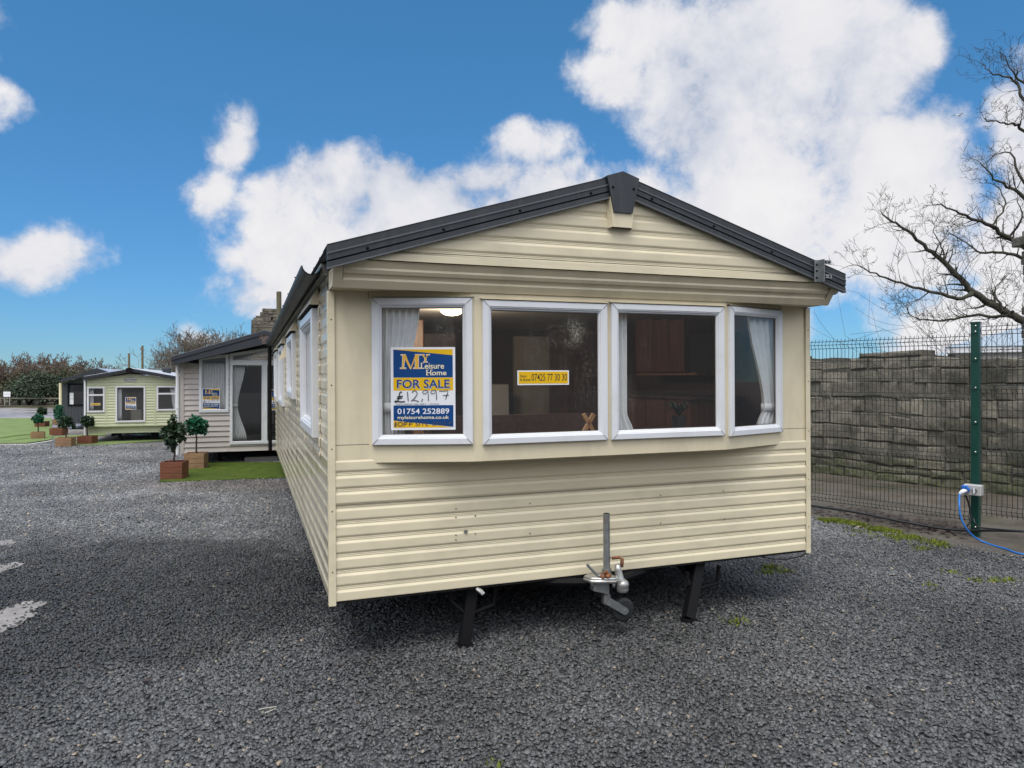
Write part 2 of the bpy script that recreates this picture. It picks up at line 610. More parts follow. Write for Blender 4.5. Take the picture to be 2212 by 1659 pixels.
M['glass'] = glass('window glass')
M['glass_far'] = glass('window glass far', 1.6, (0.88, 0.89, 0.89))

# ------------------------------------------------------------------ the yard: ground sheets
def gravel_color(N, tc, rand):
    """shared colour recipe of the slate chippings"""
    base = N.ramp(rand, [(0.0, (0.042, 0.044, 0.045)), (0.35, (0.064, 0.0665, 0.068)), (0.75, (0.090, 0.092, 0.093)), (0.985, (0.132, 0.133, 0.133)), (0.9975, (0.30, 0.24, 0.17))])
    tone = N.noise(tc, 0.75, 5, 0.62)
    tone = N.maprange(tone, 0.32, 0.68, 0.58, 1.42)
    # patch of lower tone at the left of the yard
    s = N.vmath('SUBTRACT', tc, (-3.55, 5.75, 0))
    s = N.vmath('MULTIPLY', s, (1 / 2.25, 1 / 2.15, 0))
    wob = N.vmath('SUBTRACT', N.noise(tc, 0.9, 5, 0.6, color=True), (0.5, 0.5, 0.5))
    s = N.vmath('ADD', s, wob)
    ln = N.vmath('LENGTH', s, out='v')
    darker = N.maprange(ln, 0.80, 1.0, 0.42, 1.0, True)
    # brown earthy patches
    br = N.maprange(N.noise(tc, 0.8, 6, 0.65), 0.56, 0.72, 0.0, 0.45)
    s2 = N.vmath('SUBTRACT', tc, (-4.6, 11.75, 0))
    s2 = N.vmath('MULTIPLY', s2, (1 / 2.9, 1 / 0.75, 0))
    s2 = N.vmath('ADD', s2, N.vmath('SUBTRACT', N.noise(tc, 1.6, 5, 0.6, color=True), (0.5, 0.5, 0.5)))
    trod = N.maprange(N.vmath('LENGTH', s2, out='v'), 0.5, 1.05, 0.75, 0.0, True)      # muddy strip trodden along the turf mat
    br = N.math('MAXIMUM', br, trod)
    c = N.mix(br, base, N.mix(0.6, base, (0.060, 0.047, 0.038)))
    nd = N.new('ShaderNodeVectorMath', operation='SCALE')
    N.l.new(c, nd.inputs[0])
    sp = N.new('ShaderNodeSeparateXYZ')
    N.l.new(tc, sp.inputs[0])
    pale_far = N.math('ADD', sp.outputs[1], N.math('MULTIPLY', N.math('SUBTRACT', N.noise(tc, 0.5, 5, 0.6), 0.5), 5.0))
    pale_far = N.maprange(pale_far, 5.5, 10.5, 0.95, 2.15, True)      # chippings get paler with distance up the yard
    N.put(nd.inputs['Scale'], N.math('MULTIPLY', N.math('MULTIPLY', tone, darker), pale_far))
    return nd.outputs[0], darker


def make_gravel_mats():
    m = bpy.data.materials.new('slate gravel bed')
    m.use_nodes = True
    N = NT(m.node_tree)
    b = N.n['Principled BSDF']
    tc = N.new('ShaderNodeTexCoord').outputs['Object']
    vo = N.new('ShaderNodeTexVoronoi')
    N.l.new(N.scalev(tc, (1, 1, 1)), vo.inputs['Vector'])
    vo.inputs['Scale'].default_value = 34
    sep = N.new('ShaderNodeSeparateColor')
    N.l.new(vo.outputs['Color'], sep.inputs[0])
    c, darker = gravel_color(N, tc, sep.outputs[0])
    edge = N.maprange(vo.outputs['Distance'], 0.25, 0.75, 1.0, 0.45)
    nd = N.new('ShaderNodeVectorMath', operation='SCALE')
    N.l.new(c, nd.inputs[0])
    N.put(nd.inputs['Scale'], edge)
    N.l.new(nd.outputs[0], b.inputs['Base Color'])
    b.inputs['Roughness'].default_value = 0.5
    bp = N.new('ShaderNodeBump')
    bp.inputs['Strength'].default_value = 0.9
    bp.inputs['Distance'].default_value = 0.02
    h = N.math('ADD', N.math('MULTIPLY', vo.outputs['Distance'], -0.9), N.math('MULTIPLY', sep.outputs[1], 0.6))
    N.put(bp.inputs['Height'], h)
    N.l.new(bp.outputs[0], b.inputs['Normal'])
    M['gravel_bed'] = m
    m = bpy.data.materials.new('slate chippings')
    m.use_nodes = True
    N = NT(m.node_tree)
    b = N.n['Principled BSDF']
    tc = N.new('ShaderNodeTexCoord').outputs['Object']
    g = N.new('ShaderNodeNewGeometry').outputs['Random Per Island']
    c, darker = gravel_color(N, tc, g)
    N.l.new(c, b.inputs['Base Color'])
    b.inputs['Roughness'].default_value = 0.46
    bp = N.new('ShaderNodeBump')
    bp.inputs['Strength'].default_value = 0.35
    bp.inputs['Distance'].default_value = 0.004
    N.put(bp.inputs['Height'], N.noise(tc, 140, 4, 0.6))
    N.l.new(bp.outputs[0], b.inputs['Normal'])
    M['chips'] = m


make_gravel_mats()
M['concrete'] = mat('wet dark concrete', (0.060, 0.050, 0.038), (0.125, 0.108, 0.085), rough=0.35, rough2=0.75, scale=1.6, bump=0.006, bscale=60, dirt=(0.05, 0.055, 0.025), dirt_amt=0.7, dscale=1.1)
M['lot'] = mat('wet car park concrete', (0.20, 0.185, 0.185), (0.36, 0.335, 0.325), rough=0.12, rough2=0.6, scale=0.35, stretch=(0.6, 1.6, 1), bump=0.004, bscale=20)
M['earth'] = mat('scrubby earth', (0.06, 0.05, 0.03), (0.10, 0.10, 0.05), rough=0.95, scale=0.6, bump=0.03, bscale=8)
M['turf_far'] = mat('pale artificial turf', (0.13, 0.19, 0.065), (0.19, 0.25, 0.095), rough=0.9, scale=1.5, bump=0.008, bscale=60, spec=0.2)
M['turf_near'] = mat('green artificial turf', (0.036, 0.066, 0.005), (0.080, 0.120, 0.011), rough=0.85, scale=6, bump=0.01, bscale=70, spec=0.25)
M['moss'] = mat('yellow green moss', (0.085, 0.115, 0.018), (0.19, 0.225, 0.035), rough=0.95, scale=14, spec=0.2, island=0.35)
M['leaf_litter'] = mat('dead brown leaves', (0.022, 0.014, 0.011), (0.06, 0.034, 0.024), rough=0.7, scale=5, island=0.5)
M['dust'] = mat('pale stone dust', (0.16, 0.15, 0.142), (0.30, 0.28, 0.265), rough=0.5, rough2=0.9, scale=7, bump=0.006, bscale=50)

mb = MB()
mb.quad((-700, -60, 0), (700, -60, 0), (700, 1500, 0), (-700, 1500, 0))
tag(mb.build('ground', M['gravel_bed']), kind='structure')


def sheet(name, pts, z, m, kind='structure', **kw):
    b = MB()
    b.add([(p[0], p[1], z) for p in pts], [tuple(range(len(pts)))])
    o = b.build(name, m)
    return tag(o, kind=kind, **kw)


sheet('scrubland', [(-300, 46), (300, 46), (300, 1200), (-300, 1200)], 0.006, M['earth'])
sheet('car_park', [(-60, 20.6), (-8.6, 20.6), (-4, 30), (4, 45.5), (-60, 45.5)], 0.004, M['lot'])

# fence line and wall line on the right
FP = Vector((5.15, 7.93, 0))
FD = Vector((-0.655, 0.756, 0)).normalized()
FN = Vector((-FD.y, FD.x, 0)) * -1          # points away from the yard
if FN.x < 0:
    FN = -FN
WP = Vector((7.57, 10.56, 0))
WD = Vector((-0.57, 0.822, 0)).normalized()

e1, e2, e3 = ground(1775, 1122), ground(2048, 1183), ground(2212, 1206)
edge_dir = (e1 - e3).normalized()
c0 = e3 - edge_dir * 6
c1 = e1 + edge_dir * 9
sheet('concrete_path', [c0, e3, e2, e1, c1, WP + WD * 12, WP - WD * 8], 0.012, M['concrete'])


def flat_patch(name, u0, u1, v0, v1, seed, m, z=0.010, n=60, amp=0.22, **kw):
    rr = random.Random(seed)
    a, b = ground((u0 + u1) / 2, v1), ground((u0 + u1) / 2, v0)
    cy, ry = (a.y + b.y) / 2, (b.y - a.y) / 2
    cx = (u0 + u1) / 2 - U0
    cx = cx / F_PX * cy
    rx = (u1 - u0) / 2 / F_PX * cy
    pts = []
    for i in range(n):
        t = 2 * math.pi * i / n
        k = 1 + rr.uniform(-amp, amp) * .5 + .16 * math.sin(3 * t + seed) + .10 * math.sin(7 * t + 2 * seed)
        pts.append((cx + rx * k * math.cos(t), cy + ry * k * math.sin(t)))
    sheet(name, pts, z, m, **kw)
    return pts


patches = [flat_patch('dust_patch', -60, 62, 1305, 1378, 3, M['dust']), flat_patch('dust_patch', -60, 22, 1217, 1252, 5, M['dust']),
           flat_patch('dust_patch', -70, 18, 1168, 1190, 6, M['dust'])]


def in_poly(x, y, poly):
    ins = np.zeros(len(x), bool)
    n = len(poly)
    for i in range(n):
        x0, y0 = poly[i][0], poly[i][1]
        x1, y1 = poly[(i + 1) % n][0], poly[(i + 1) % n][1]
        c = ((y0 > y) != (y1 > y)) & (x < (x1 - x0) * (y - y0) / (y1 - y0 + 1e-12) + x0)
        ins ^= c
    return ins


mat_near_pts = [ground(345, 1043), ground(620, 1033), ground(690, 1030), ground(690, 1000), ground(430, 1000), ground(392, 1008), ground(357, 1026)]

# slate chippings as real stones near the camera
def chips():
    K = 28
    nv = 10
    temp = np.zeros((K, nv, 3))
    for k in range(K):
        a = rng.uniform(0.40, 0.95)
        for i in range(5):
            t = 2 * math.pi * (i + rng.uniform(-.3, .3)) / 5
            r = rng.uniform(0.65, 1.2)
            h = rng.uniform(0.10, 0.34)
            temp[k, i] = (r * math.cos(t), a * r * math.sin(t), -0.2)
            s = rng.uniform(0.55, 0.9)
            temp[k, 5 + i] = (r * s * math.cos(t) + rng.uniform(-.1, .1), a * r * s * math.sin(t), h)
    zones = [(-6.2, 5.6, 1.9, 5.2, 3500, 0.0122, 0.0065), (-8.8, 8.0, 5.2, 8.2, 2700, 0.0124, 0.0065), (-12.2, 7.5, 8.2, 12.5, 1500, 0.0140, 0.007), (-17.5, 0, 12.5, 19.2, 720, 0.0170, 0.007)]
    X, Y, S = [], [], []
    for (x0, x1, y0, y1, den, sm, sv) in zones:
        n = int((x1 - x0) * (y1 - y0) * den)
        x = rng.uniform(x0, x1, n)
        y = rng.uniform(y0, y1, n)
        X.append(x); Y.append(y)
        S.append(np.clip(rng.normal(sm, sv * 0.55, n), 0.007, 0.04))
    x, y, s = np.concatenate(X), np.concatenate(Y), np.concatenate(S)
    keep = np.abs(x) < 0.80 * y + 2.4 + rng.normal(0, .25, len(x))
    # right of the yard edge: none beyond the concrete
    dx, dy = x - e3.x, y - e3.y
    side = dx * edge_dir.y - dy * edge_dir.x
    keep &= (side < rng.normal(0.02, 0.09, len(x)))
    for p in patches:
        pa_ = np.array([(q[0], q[1]) for q in p])
        ce = pa_.mean(0)
        core = [tuple(ce + (q - ce) * .62) for q in pa_]
        u_ = rng.uniform(0, 1, len(x))
        keep &= ~(in_poly(x, y, p) & (u_ < 0.55)) & ~(in_poly(x, y, core) & (u_ < 0.93))
    keep &= ~in_poly(x, y, mat_near_pts)
    # nothing deep under the caravan
    x, y, s = x[keep], y[keep], s[keep]
    n = len(x)
    t = temp[rng.integers(0, K, n)]
    yaw = rng.uniform(0, 2 * math.pi, n)
    tilt = rng.normal(0, 0.38, n)
    ta = rng.uniform(0, 2 * math.pi, n)
    P = t * s[:, None, None]
    cx, sx = np.cos(yaw)[:, None], np.sin(yaw)[:, None]
    px = P[..., 0] * cx - P[..., 1] * sx
    py = P[..., 0] * sx + P[..., 1] * cx
    pz = P[..., 2]
    ax, ay = np.cos(ta)[:, None], np.sin(ta)[:, None]
    along = px * ax + py * ay
    ct, st = np.cos(tilt)[:, None], np.sin(tilt)[:, None]
    na = along * ct - pz * st
    nz = along * st + pz * ct
    px = px + (na - along) * ax
    py = py + (na - along) * ay
    V = np.stack([px + x[:, None], py + y[:, None], nz + (rng.uniform(0.004, 0.015, n))[:, None]], -1).reshape(-1, 3)
    base = (np.arange(n) * nv)[:, None]
    top = np.array([[5, 6, 7, 8, 9]])
    sides = np.array([[i, (i + 1) % 5, 5 + (i + 1) % 5, 5 + i] for i in range(5)])
    loops = np.concatenate([(base + top).reshape(n, 5), (base[:, :, None] + sides[None]).reshape(n, 20)], 1).reshape(-1)
    starts = (np.arange(n) * 25)[:, None] + np.array([[0, 5, 9, 13, 17, 21]])
    me = bpy.data.meshes.new('gravel')
    me.vertices.add(len(V))
    me.vertices.foreach_set('co', V.astype(np.float32).ravel())
    me.loops.add(len(loops))
    me.loops.foreach_set('vertex_index', loops.astype(np.int32))
    me.polygons.add(n * 6)
    me.polygons.foreach_set('loop_start', starts.astype(np.int32).ravel())
    me.materials.append(M['chips'])
    me.update(calc_edges=True)
    o = bpy.data.objects.new('gravel', me)
    COL.objects.link(o)
    tag(o, 'dark grey slate chippings covering the yard', 'gravel', kind='stuff')


chips()

# ------------------------------------------------------------------ cladding, windows, curtains
RIB = [(0, .0070), (.004, .0076), (.047, .0076), (.051, .0070), (.064, .0005), (.066, 0), (.069, 0), (.0705, .0012), (.0735, .0012), (.075, 0), (.0785, 0), (.080, .0012), (.083, .0012), (.0845, 0), (.087, .0004), (.0985, .0066)]
LAP = [(0, .026), (.090, .004), (.0945, .003)]
ROUND = [(0, .004), (.012, .010), (.03, .012), (.05, .010), (.064, .004), (.068, 0), (.072, 0)]


def rib_levels(z0, z1, zref, prof, period):
    lv = []
    k0 = int(math.floor((z0 - zref) / period)) - 1
    k1 = int(math.ceil((z1 - zref) / period)) + 1
    pts = []
    for k in range(k0, k1 + 1):
        for (z, d) in prof:
            pts.append((zref + k * period + z, d))
    def dep(z):
        for (a, b) in zip(pts, pts[1:]):
            if a[0] <= z <= b[0]:
                t = (z - a[0]) / max(1e-9, b[0] - a[0])
                return a[1] + (b[1] - a[1]) * t
        return 0
    lv.append((z0, dep(z0)))
    for p in pts:
        if z0 < p[0] < z1:
            lv.append(p)
    lv.append((z1, dep(z1)))
    return lv


def clad(mb, o, d, out, s0, s1, z0, z1, zref, prof=RIB, period=0.1, mi=0, lim=None, step=None):
    """horizontal ribbed sheet: o origin, d direction along the wall, out outward normal; lim(z) -> (s0, s1)"""
    o, d, out = Vector(o), Vector(d), Vector(out)
    lv = rib_levels(z0, z1, zref, prof, period)
    vs, fs = [], []
    n = 2
    for (z, dp) in lv:
        a, b = (s0, s1) if lim is None else lim(z)
        for i in range(n):
            s = a + (b - a) * i / (n - 1)
            p = o + d * s + out * dp
            vs.append((p.x, p.y, p.z + z))
    for j in range(len(lv) - 1):
        fs.append((j * n, j * n + 1, (j + 1) * n + 1, (j + 1) * n))
    mb.add(vs, fs, mi)


def cells(length, z0, z1, holes):
    """rectangles left over when holes (s0, s1, z0, z1) are cut out of a wall"""
    ss = sorted({0.0, length} | {h[0] for h in holes} | {h[1] for h in holes})
    res = []
    for a, b in zip(ss, ss[1:]):
        hs = sorted([h for h in holes if h[0] <= a + 1e-6 and h[1] >= b - 1e-6], key=lambda h: h[2])
        z = z0
        for h in hs:
            if h[2] > z:
                res.append((a, b, z, h[2]))
            z = h[3]
        if z < z1:
            res.append((a, b, z, z1))
    return res


WPROF = [(0, -.004), (0, .030), (.004, .034), (.048, .036), (.052, .031), (.060, .029), (.066, .018), (.074, .016), (.080, .004), (.084, -.002)]


def window(parent, o, d, out, s0, s1, z0, z1, name='window', k=1.0, mats=None, gm=None, prof=WPROF, transom=None, top=None, seams=True):
    """mitred frame round a rectangle on the plane through o along d, with a pane; top=(zl, zr) gives a raked head"""
    o, d, out = Vector(o), Vector(d).normalized(), Vector(out).normalized()
    zl, zr = top if top else (z1, z1)
    mb = MB()
    vs, fs = [], []
    sl = (zr - zl) / (s1 - s0)
    for (ins, dp) in prof:
        i = ins * k
        for (s, z) in ((s0 + i, z0 + i), (s1 - i, z0 + i), (s1 - i, zl + sl * (s1 - i - s0) - i), (s0 + i, zl + sl * i - i)):
            p = o + d * s + out * dp * k
            vs.append((p.x, p.y, p.z + z))
    for j in range(len(prof) - 1):
        for c in range(4):
            c2 = (c + 1) % 4
            fs.append((j * 4 + c, j * 4 + c2, (j + 1) * 4 + c2, (j + 1) * 4 + c))
    mb.add(vs, fs, 0)
    if seams:                                          # dark rubber gasket next to the glass
        for q in range(len(mb.m) - 4, len(mb.m)):
            mb.m[q] = 1
    ins = prof[-1][0] * k
    if seams:
        for (s, z, ds, dz) in ((s0, z0, 1, 1), (s1, z0, -1, 1), (s1, z1, -1, -1), (s0, z1, 1, -1)):
            if top:
                continue
            w = 0.0011
            q = []
            for (a, sg) in ((0.003, 1), (0.047, 1), (0.047, -1), (0.003, -1)):
                p = o + d * (s + ds * a * k + sg * w * dz * ds) + out * (.0375 * k)
                q.append((p.x, p.y, p.z + z + dz * a * k - sg * w))
            mb.add(q, [(0, 1, 2, 3)], 1)
    if transom:
        for tz in transom:
            p0, h = tz, 0.03 * k
            q = []
            for dp in (.0, .028 * k):
                for (s, z) in ((s0 + ins * .7, p0 - h), (s1 - ins * .7, p0 - h), (s1 - ins * .7, p0 + h), (s0 + ins * .7, p0 + h)):
                    p = o + d * s + out * dp
                    q.append((p.x, p.y, p.z + z))
            mb.add(q, [(4, 5, 6, 7), (0, 1, 5, 4), (1, 2, 6, 5), (2, 3, 7, 6), (3, 0, 4, 7)], 0)
    f = mb.build(name, [mats or M['upvc'], M['seam']], parent)
    g = MB()
    q = []
    for (s, z) in ((s0 + ins, z0 + ins), (s1 - ins, z0 + ins), (s1 - ins, zl + sl * (s1 - s0 - ins) - ins), (s0 + ins, zl + sl * ins - ins)):
        p = o + d * s - out * .004
        q.append((p.x, p.y, p.z + z))
    g.add(q, [(0, 1, 2, 3)], 0)
    pane = g.build('pane', gm or M['glass'], f, fix=False)
    return f, pane


def curtain(label, fr, o, d, out, prof, folds, group, amp=0.025, tie=None, seed=1):
    """gathered cloth: prof = [(z, s0, s1)...] from top to bottom"""
    rr = random.Random(seed)
    o, d, out = Vector(o), Vector(d).normalized(), Vector(out).normalized()
    mb = MB()
    n = folds * 8
    ph = [rr.uniform(-.6, .6) for _ in range(n + 1)]
    rows = []
    for (a, b) in zip(prof, prof[1:]):
        for i in range(6):
            t = i / 6
            t2 = t * t * (3 - 2 * t)
            rows.append((a[0] + (b[0] - a[0]) * t, a[1] + (b[1] - a[1]) * t2, a[2] + (b[2] - a[2]) * t2))
    rows.append(prof[-1])
    vs = []
    zmin = prof[-1][0]
    base = o + d * ((prof[0][1] + prof[0][2]) / 2)
    base.z = zmin
    for (z, s0, s1) in rows:
        for i in range(n + 1):
            t = i / n
            p = o + d * (s0 + (s1 - s0) * t) + out * (amp * math.sin(2 * math.pi * folds * t + ph[i] * .5 + z * .8))
            vs.append((p.x - base.x, p.y - base.y, z - base.z))
    fs = []
    for j in range(len(rows) - 1):
        for i in range(n):
            a = j * (n + 1) + i
            fs.append((a, a + 1, a + n + 2, a + n + 1))
    mb.add(vs, fs)
    if tie is not None:
        r = min(rows, key=lambda q: abs(q[0] - tie))
        c = o + d * ((r[1] + r[2]) / 2) - base
        w = abs(r[2] - r[1]) / 2 + .012
        ring = []
        for i in range(12):
            t = 2 * math.pi * i / 12
            ring.append(Vector((c.x, c.y, 0)) + d * (w * math.cos(t)) + out * ((amp + .012) * math.sin(t)))
        v2 = []
        for dz in (-.03, .03):
            v2 += [(p.x, p.y, tie - base.z + dz) for p in ring]
        mb.add(v2, [(i, (i + 1) % 12, 12 + (i + 1) % 12, 12 + i) for i in range(12)])
    ob = mb.build('curtain', M['curtain'], None, smooth=True)
    md = ob.modifiers.new('thickness', 'SOLIDIFY')
    md.thickness = 0.003
    fr.place(ob, base)
    return tag(ob, label, 'curtain', group)


# ------------------------------------------------------------------ the big beige caravan
YAW = R(20.1)
A = Frame(Vector((-1.103, 4.36, 0)), (0, R(-0.32), YAW))
car = thing('static_caravan', 'large beige ribbed static caravan with dark roof trim and a bay of four white windows', 'caravan', A.loc, A.rot, 'static caravans on the sales pitch')
W, L = 3.66, 10.2
Z0, ZB, ZS, ZC = 0.397, 1.237, 2.30, 2.45            # cladding foot, bay foot, soffit, gable foot
EAVE, APEX = 2.515, 3.085
def roof_z(x):                                        # top of the roof trim
    return EAVE + (APEX - EAVE) * (1 - abs(x - W / 2) / (W / 2 + .04))

# front: lower ribbed sheet in two lapped pieces
mb = MB()
LAPZ = 0.988
clad(mb, (0, 0, 0), (1, 0, 0), (0, -1, 0), 0.028, W - .028, Z0, LAPZ, Z0)
clad(mb, (0, -.003, 0), (1, 0, 0), (0, -1, 0), 0.028, W - .028, LAPZ - .004, ZB + .02, Z0)
mb.build('front_cladding', M['clad'], car)
mb = MB()
mb.box(0.03, W - .03, -.0105, -.0085, LAPZ - .0065, LAPZ - .0035)
mb.build('lap_joint', M['seam'], car)

# gable and sloping soffit
GY, SY = -.30, -.20
mb = MB()
def glim(z):
    zz = z + .135
    t = max(0.0, min(1.0, (APEX + .02 - zz) / (APEX - EAVE)))
    h = t * (W / 2 + .04)
    return (max(W / 2 - h, .0), min(W / 2 + h, W))
clad(mb, (0, GY, 0), (1, 0, 0), (0, -1, 0), 0, W, ZC, 3.0, ZC - .012, lim=glim)
mb.build('gable_cladding', M['clad'], car)
mb = MB()
sv = Vector((0, SY - GY, ZS - ZC))
sl = sv.length
sdir = sv.normalized()
sn = Vector((0, -abs(sdir.z), -abs(sdir.y))).normalized()
vs = []
prof = [(0, .012), (.012, .004), (.05, .004), (.060, 0.013), (.064, 0.013), (.085, .013), (.087, .004), (.118, .004), (.128, .013), (.132, .013), (sl, .013)]
for (t, dp) in prof:
    for xx in (0.0, W):
        p = Vector((xx, GY, ZC)) + sdir * t + sn * dp
        vs.append(p)
mb.add(vs, [(2 * i, 2 * i + 1, 2 * i + 3, 2 * i + 2) for i in range(len(prof) - 1)])
mb.quad((0, SY, ZS), (W, SY, ZS), (W, .06, ZS), (0, .06, ZS))
for xx, sg in ((0, -1), (W, 1)):
    poly = [(xx + sg * .004, .0, ZS), (xx + sg * .004, SY - .008, ZS), (xx + sg * .004, GY - .012, ZC), (xx + sg * .004, GY - .012, EAVE - .12), (xx + sg * .004, .0, EAVE - .1)]
    mb.extrude(poly, (-sg * .012, 0, 0))
for xx, sg in ((0, 1), (W, -1)):                      # corner strips of the soffit
    a, b = xx - sg * .003, xx + sg * .05
    mb.quad((a, GY - .017, ZC + .03), (b, GY - .017, ZC + .03), (b, GY - .017, ZC - .004), (a, GY - .017, ZC - .004))
    mb.quad((a, GY - .017, ZC - .004), (b, GY - .017, ZC - .004), (b, SY - .014, ZS - .003), (a, SY - .014, ZS - .003))
mb.build('soffit', M['panel'], car)
for xx in (.0515, W - .0515):
    mb = MB()
    a, b = xx - .0016, xx + .0016
    mb.quad((a, GY - .0185, ZC - .002), (b, GY - .0185, ZC - .002), (b, SY - .0155, ZS + .002), (a, SY - .0155, ZS + .002))
    mb.build('panel_joint', M['seam'], car)
mb = MB()
mb.box(.05, W - .03, GY - .0125, GY - .0095, ZC + .052, ZC + .0555)
mb.build('gable_joint', M['seam'], car)

# bay of windows
BAY = [Vector((.0, 0, 0)), Vector((.235, 0, 0)), Vector((.865, -.2, 0)), Vector((2.74, -.2, 0)), Vector((3.40, 0, 0)), Vector((W, 0, 0))]
def bay_panel(i):
    a, b = BAY[i], BAY[i + 1]
    d = (b - a)
    ln = d.length
    d.normalize()
    return a, d, Vector((d.y, -d.x, 0)), ln
WPX = {1: [(805, 1022, 644, 960)], 2: [(1042, 1310, 653, 955), (1319, 1562, 660, 945)], 3: [(1573, 1692, 667, 937)]}
mb, seam = MB(), MB()
pan_info = []
for i in range(5):
    a, d, n, ln = bay_panel(i)
    holes = []
    for (u0, u1, v0, v1) in WPX.get(i, []):
        pa, pb = A.hit(u0, v1, a, n), A.hit(u1, v1, a, n)
        pt = A.hit((u0 + u1) / 2, v0, a, n)
        pm = A.hit((u0 + u1) / 2, v1, a, n)
        s0, s1 = (pa - a).dot(d), (pb - a).dot(d)
        s0, s1 = max(s0, .012), min(s1, ln - .012)
        pan_info.append((i, a, d, n, s0, s1, pm.z, pt.z))
        holes.append((s0 + .02, s1 - .02, pm.z + .02, pt.z - .02))
    for (s0, s1, z0, z1) in cells(ln, ZB, ZS + .06, holes):
        p, q = a + d * s0, a + d * s1
        mb.quad((p.x, p.y, z0), (q.x, q.y, z0), (q.x, q.y, z1), (p.x, p.y, z1))
    # folded lip of the apron under the bay
    p, q = a, a + d * ln
    mb.quad((p.x, p.y, ZB), (q.x, q.y, ZB), (q.x + n.x * .004, q.y + .03 * abs(n.y), ZB - .006), (p.x + n.x * .004, p.y + .03 * abs(n.y), ZB - .006))
    zs = 1.345
    if i not in (0, 4):
        zz = pan_info[-1][6]
    for (s0, s1, z) in ((0, ln, 1.352),):
        p, q = a + d * s0 + n * .0012, a + d * s1 + n * .0012
        if i in (0, 4):
            sj = MB()
            sj.quad((p.x, p.y, z - .0015), (q.x, q.y, z - .0015), (q.x, q.y, z + .0015), (p.x, p.y, z + .0015))
            sj.build('panel_joint', M['seam'], car)
under = [(p.x, p.y, ZB - .004) for p in BAY]
mb.add(under[1:5] + [(3.40, .05, ZB - .004), (.235, .05, ZB - .004)], [(0, 1, 2, 3, 4, 5)])
mb.build('window_bay', M['panel'], car)
for xx in (.236, 3.398):
    sj = MB()
    sj.box(xx - .0015, xx + .0015, -.0016, .0, 2.255, ZS)
    sj.build('panel_joint', M['seam'], car)

p2 = A.y(1230, 720, -.2)
p1 = A.y(960, 715, -.1)
p3 = A.y(1400, 760, -.2)
p5 = A.y(1360, 870, -.2)
GL = [glass('front glass', 1.0, wet=[((p1.x, 0, p1.z), (.12, .16), .55), ]),
      glass('steamed front glass', 1.0, wet=[((p2.x, 0, p2.z), (.22, .14), .9), ((p2.x - .25, 0, p2.z - .22), (.16, .4), .25), ((p2.x + .1, 0, p2.z - .3), (.3, .5), .16)]),
      glass('streaked front glass', 1.0, wet=[((p3.x - .02, 0, p3.z), (.09, .3), .12), ((p5.x, 0, p5.z), (.07, .4), .22)]),
      glass('end front glass', 1.0, wet=[((A.y(1600, 700, -.1).x, 0, A.y(1600, 700, -.1).z), (.2, .5), .12)])]
front_windows = []
for (info, gm) in zip(pan_info, GL):
    (i, a, d, n, s0, s1, z0, z1) = info
    f, pane = window(car, a, d, n, s0, s1, z0, z1, 'window', k=.78, gm=gm)
    front_windows.append((f, pane))
# drip heads above the windows
for (i, a, d, n, s0, s1, z0, z1) in pan_info:
    mb = MB()
    p, q = a + d * (s0 - .01), a + d * (s1 + .01)
    for (zz, o1) in ((z1 + .006, .034),):
        mb.add([(p.x, p.y, zz), (q.x, q.y, zz), (q.x + n.x * o1, q.y + n.y * o1, zz), (p.x + n.x * o1, p.y + n.y * o1, zz),
                (p.x, p.y, zz + .010), (q.x, q.y, zz + .010)], [(0, 1, 2, 3), (3, 2, 5, 4)])
    mb.build('drip_head', M['panel'], car)

# side walls, with the window openings cut out on the visible side
SW = [(0.66, 1.92, 1.35, 2.25), (3.20, 4.40, 1.55, 2.23), (5.80, 7.10, 1.38, 2.22), (8.0, 9.3, 1.38, 2.22)]
mb = MB()
for (s0, s1, z0, z1) in cells(L, Z0, 2.40, [(a + .02, b - .02, c + .02, e - .02) for (a, b, c, e) in SW]):
    clad(mb, (0, 0, 0), (0, 1, 0), (-1, 0, 0), s0 + (0.03 if s0 == 0 else 0), s1, z0, z1, Z0)
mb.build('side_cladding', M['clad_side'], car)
mb = MB()
clad(mb, (W, 0, 0), (0, 1, 0), (1, 0, 0), 0.03, L, Z0, 2.40, Z0)
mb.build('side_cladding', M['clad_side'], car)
mb = MB()
clad(mb, (0, L, 0), (1, 0, 0), (0, 1, 0), 0, W, Z0, 2.98, Z0, lim=lambda z: (max(0, glim(z - .1)[0]), min(W, glim(z - .1)[1])))
mb.build('rear_cladding', M['clad'], car)
# corner trims
for (xx, sg) in ((0, -1), (W, 1)):
    mb = MB()
    x0, x1 = (xx - .013, xx + .030) if sg < 0 else (xx - .030, xx + .013)
    mb.bbox(x0, x1, -.016, -.009, Z0 - .025, ZS - .004, .002)
    sx0, sx1 = (xx - .0135, xx - .010) if sg < 0 else (xx + .010, xx + .0135)
    mb.bbox(sx0, sx1, -.0095, .032, Z0 - .025, ZS - .004, .001)
    t = mb.build('corner_trim', M['clad'], car)
    for z in (.58, .95, 1.33, 1.72, 2.12):
        sc = MB()
        sc.ball(((x0 + x1) / 2, -.016, z), .005, 8, 4, s=(1, .5, 1))
        sc.build('screw', M['rust'], t)

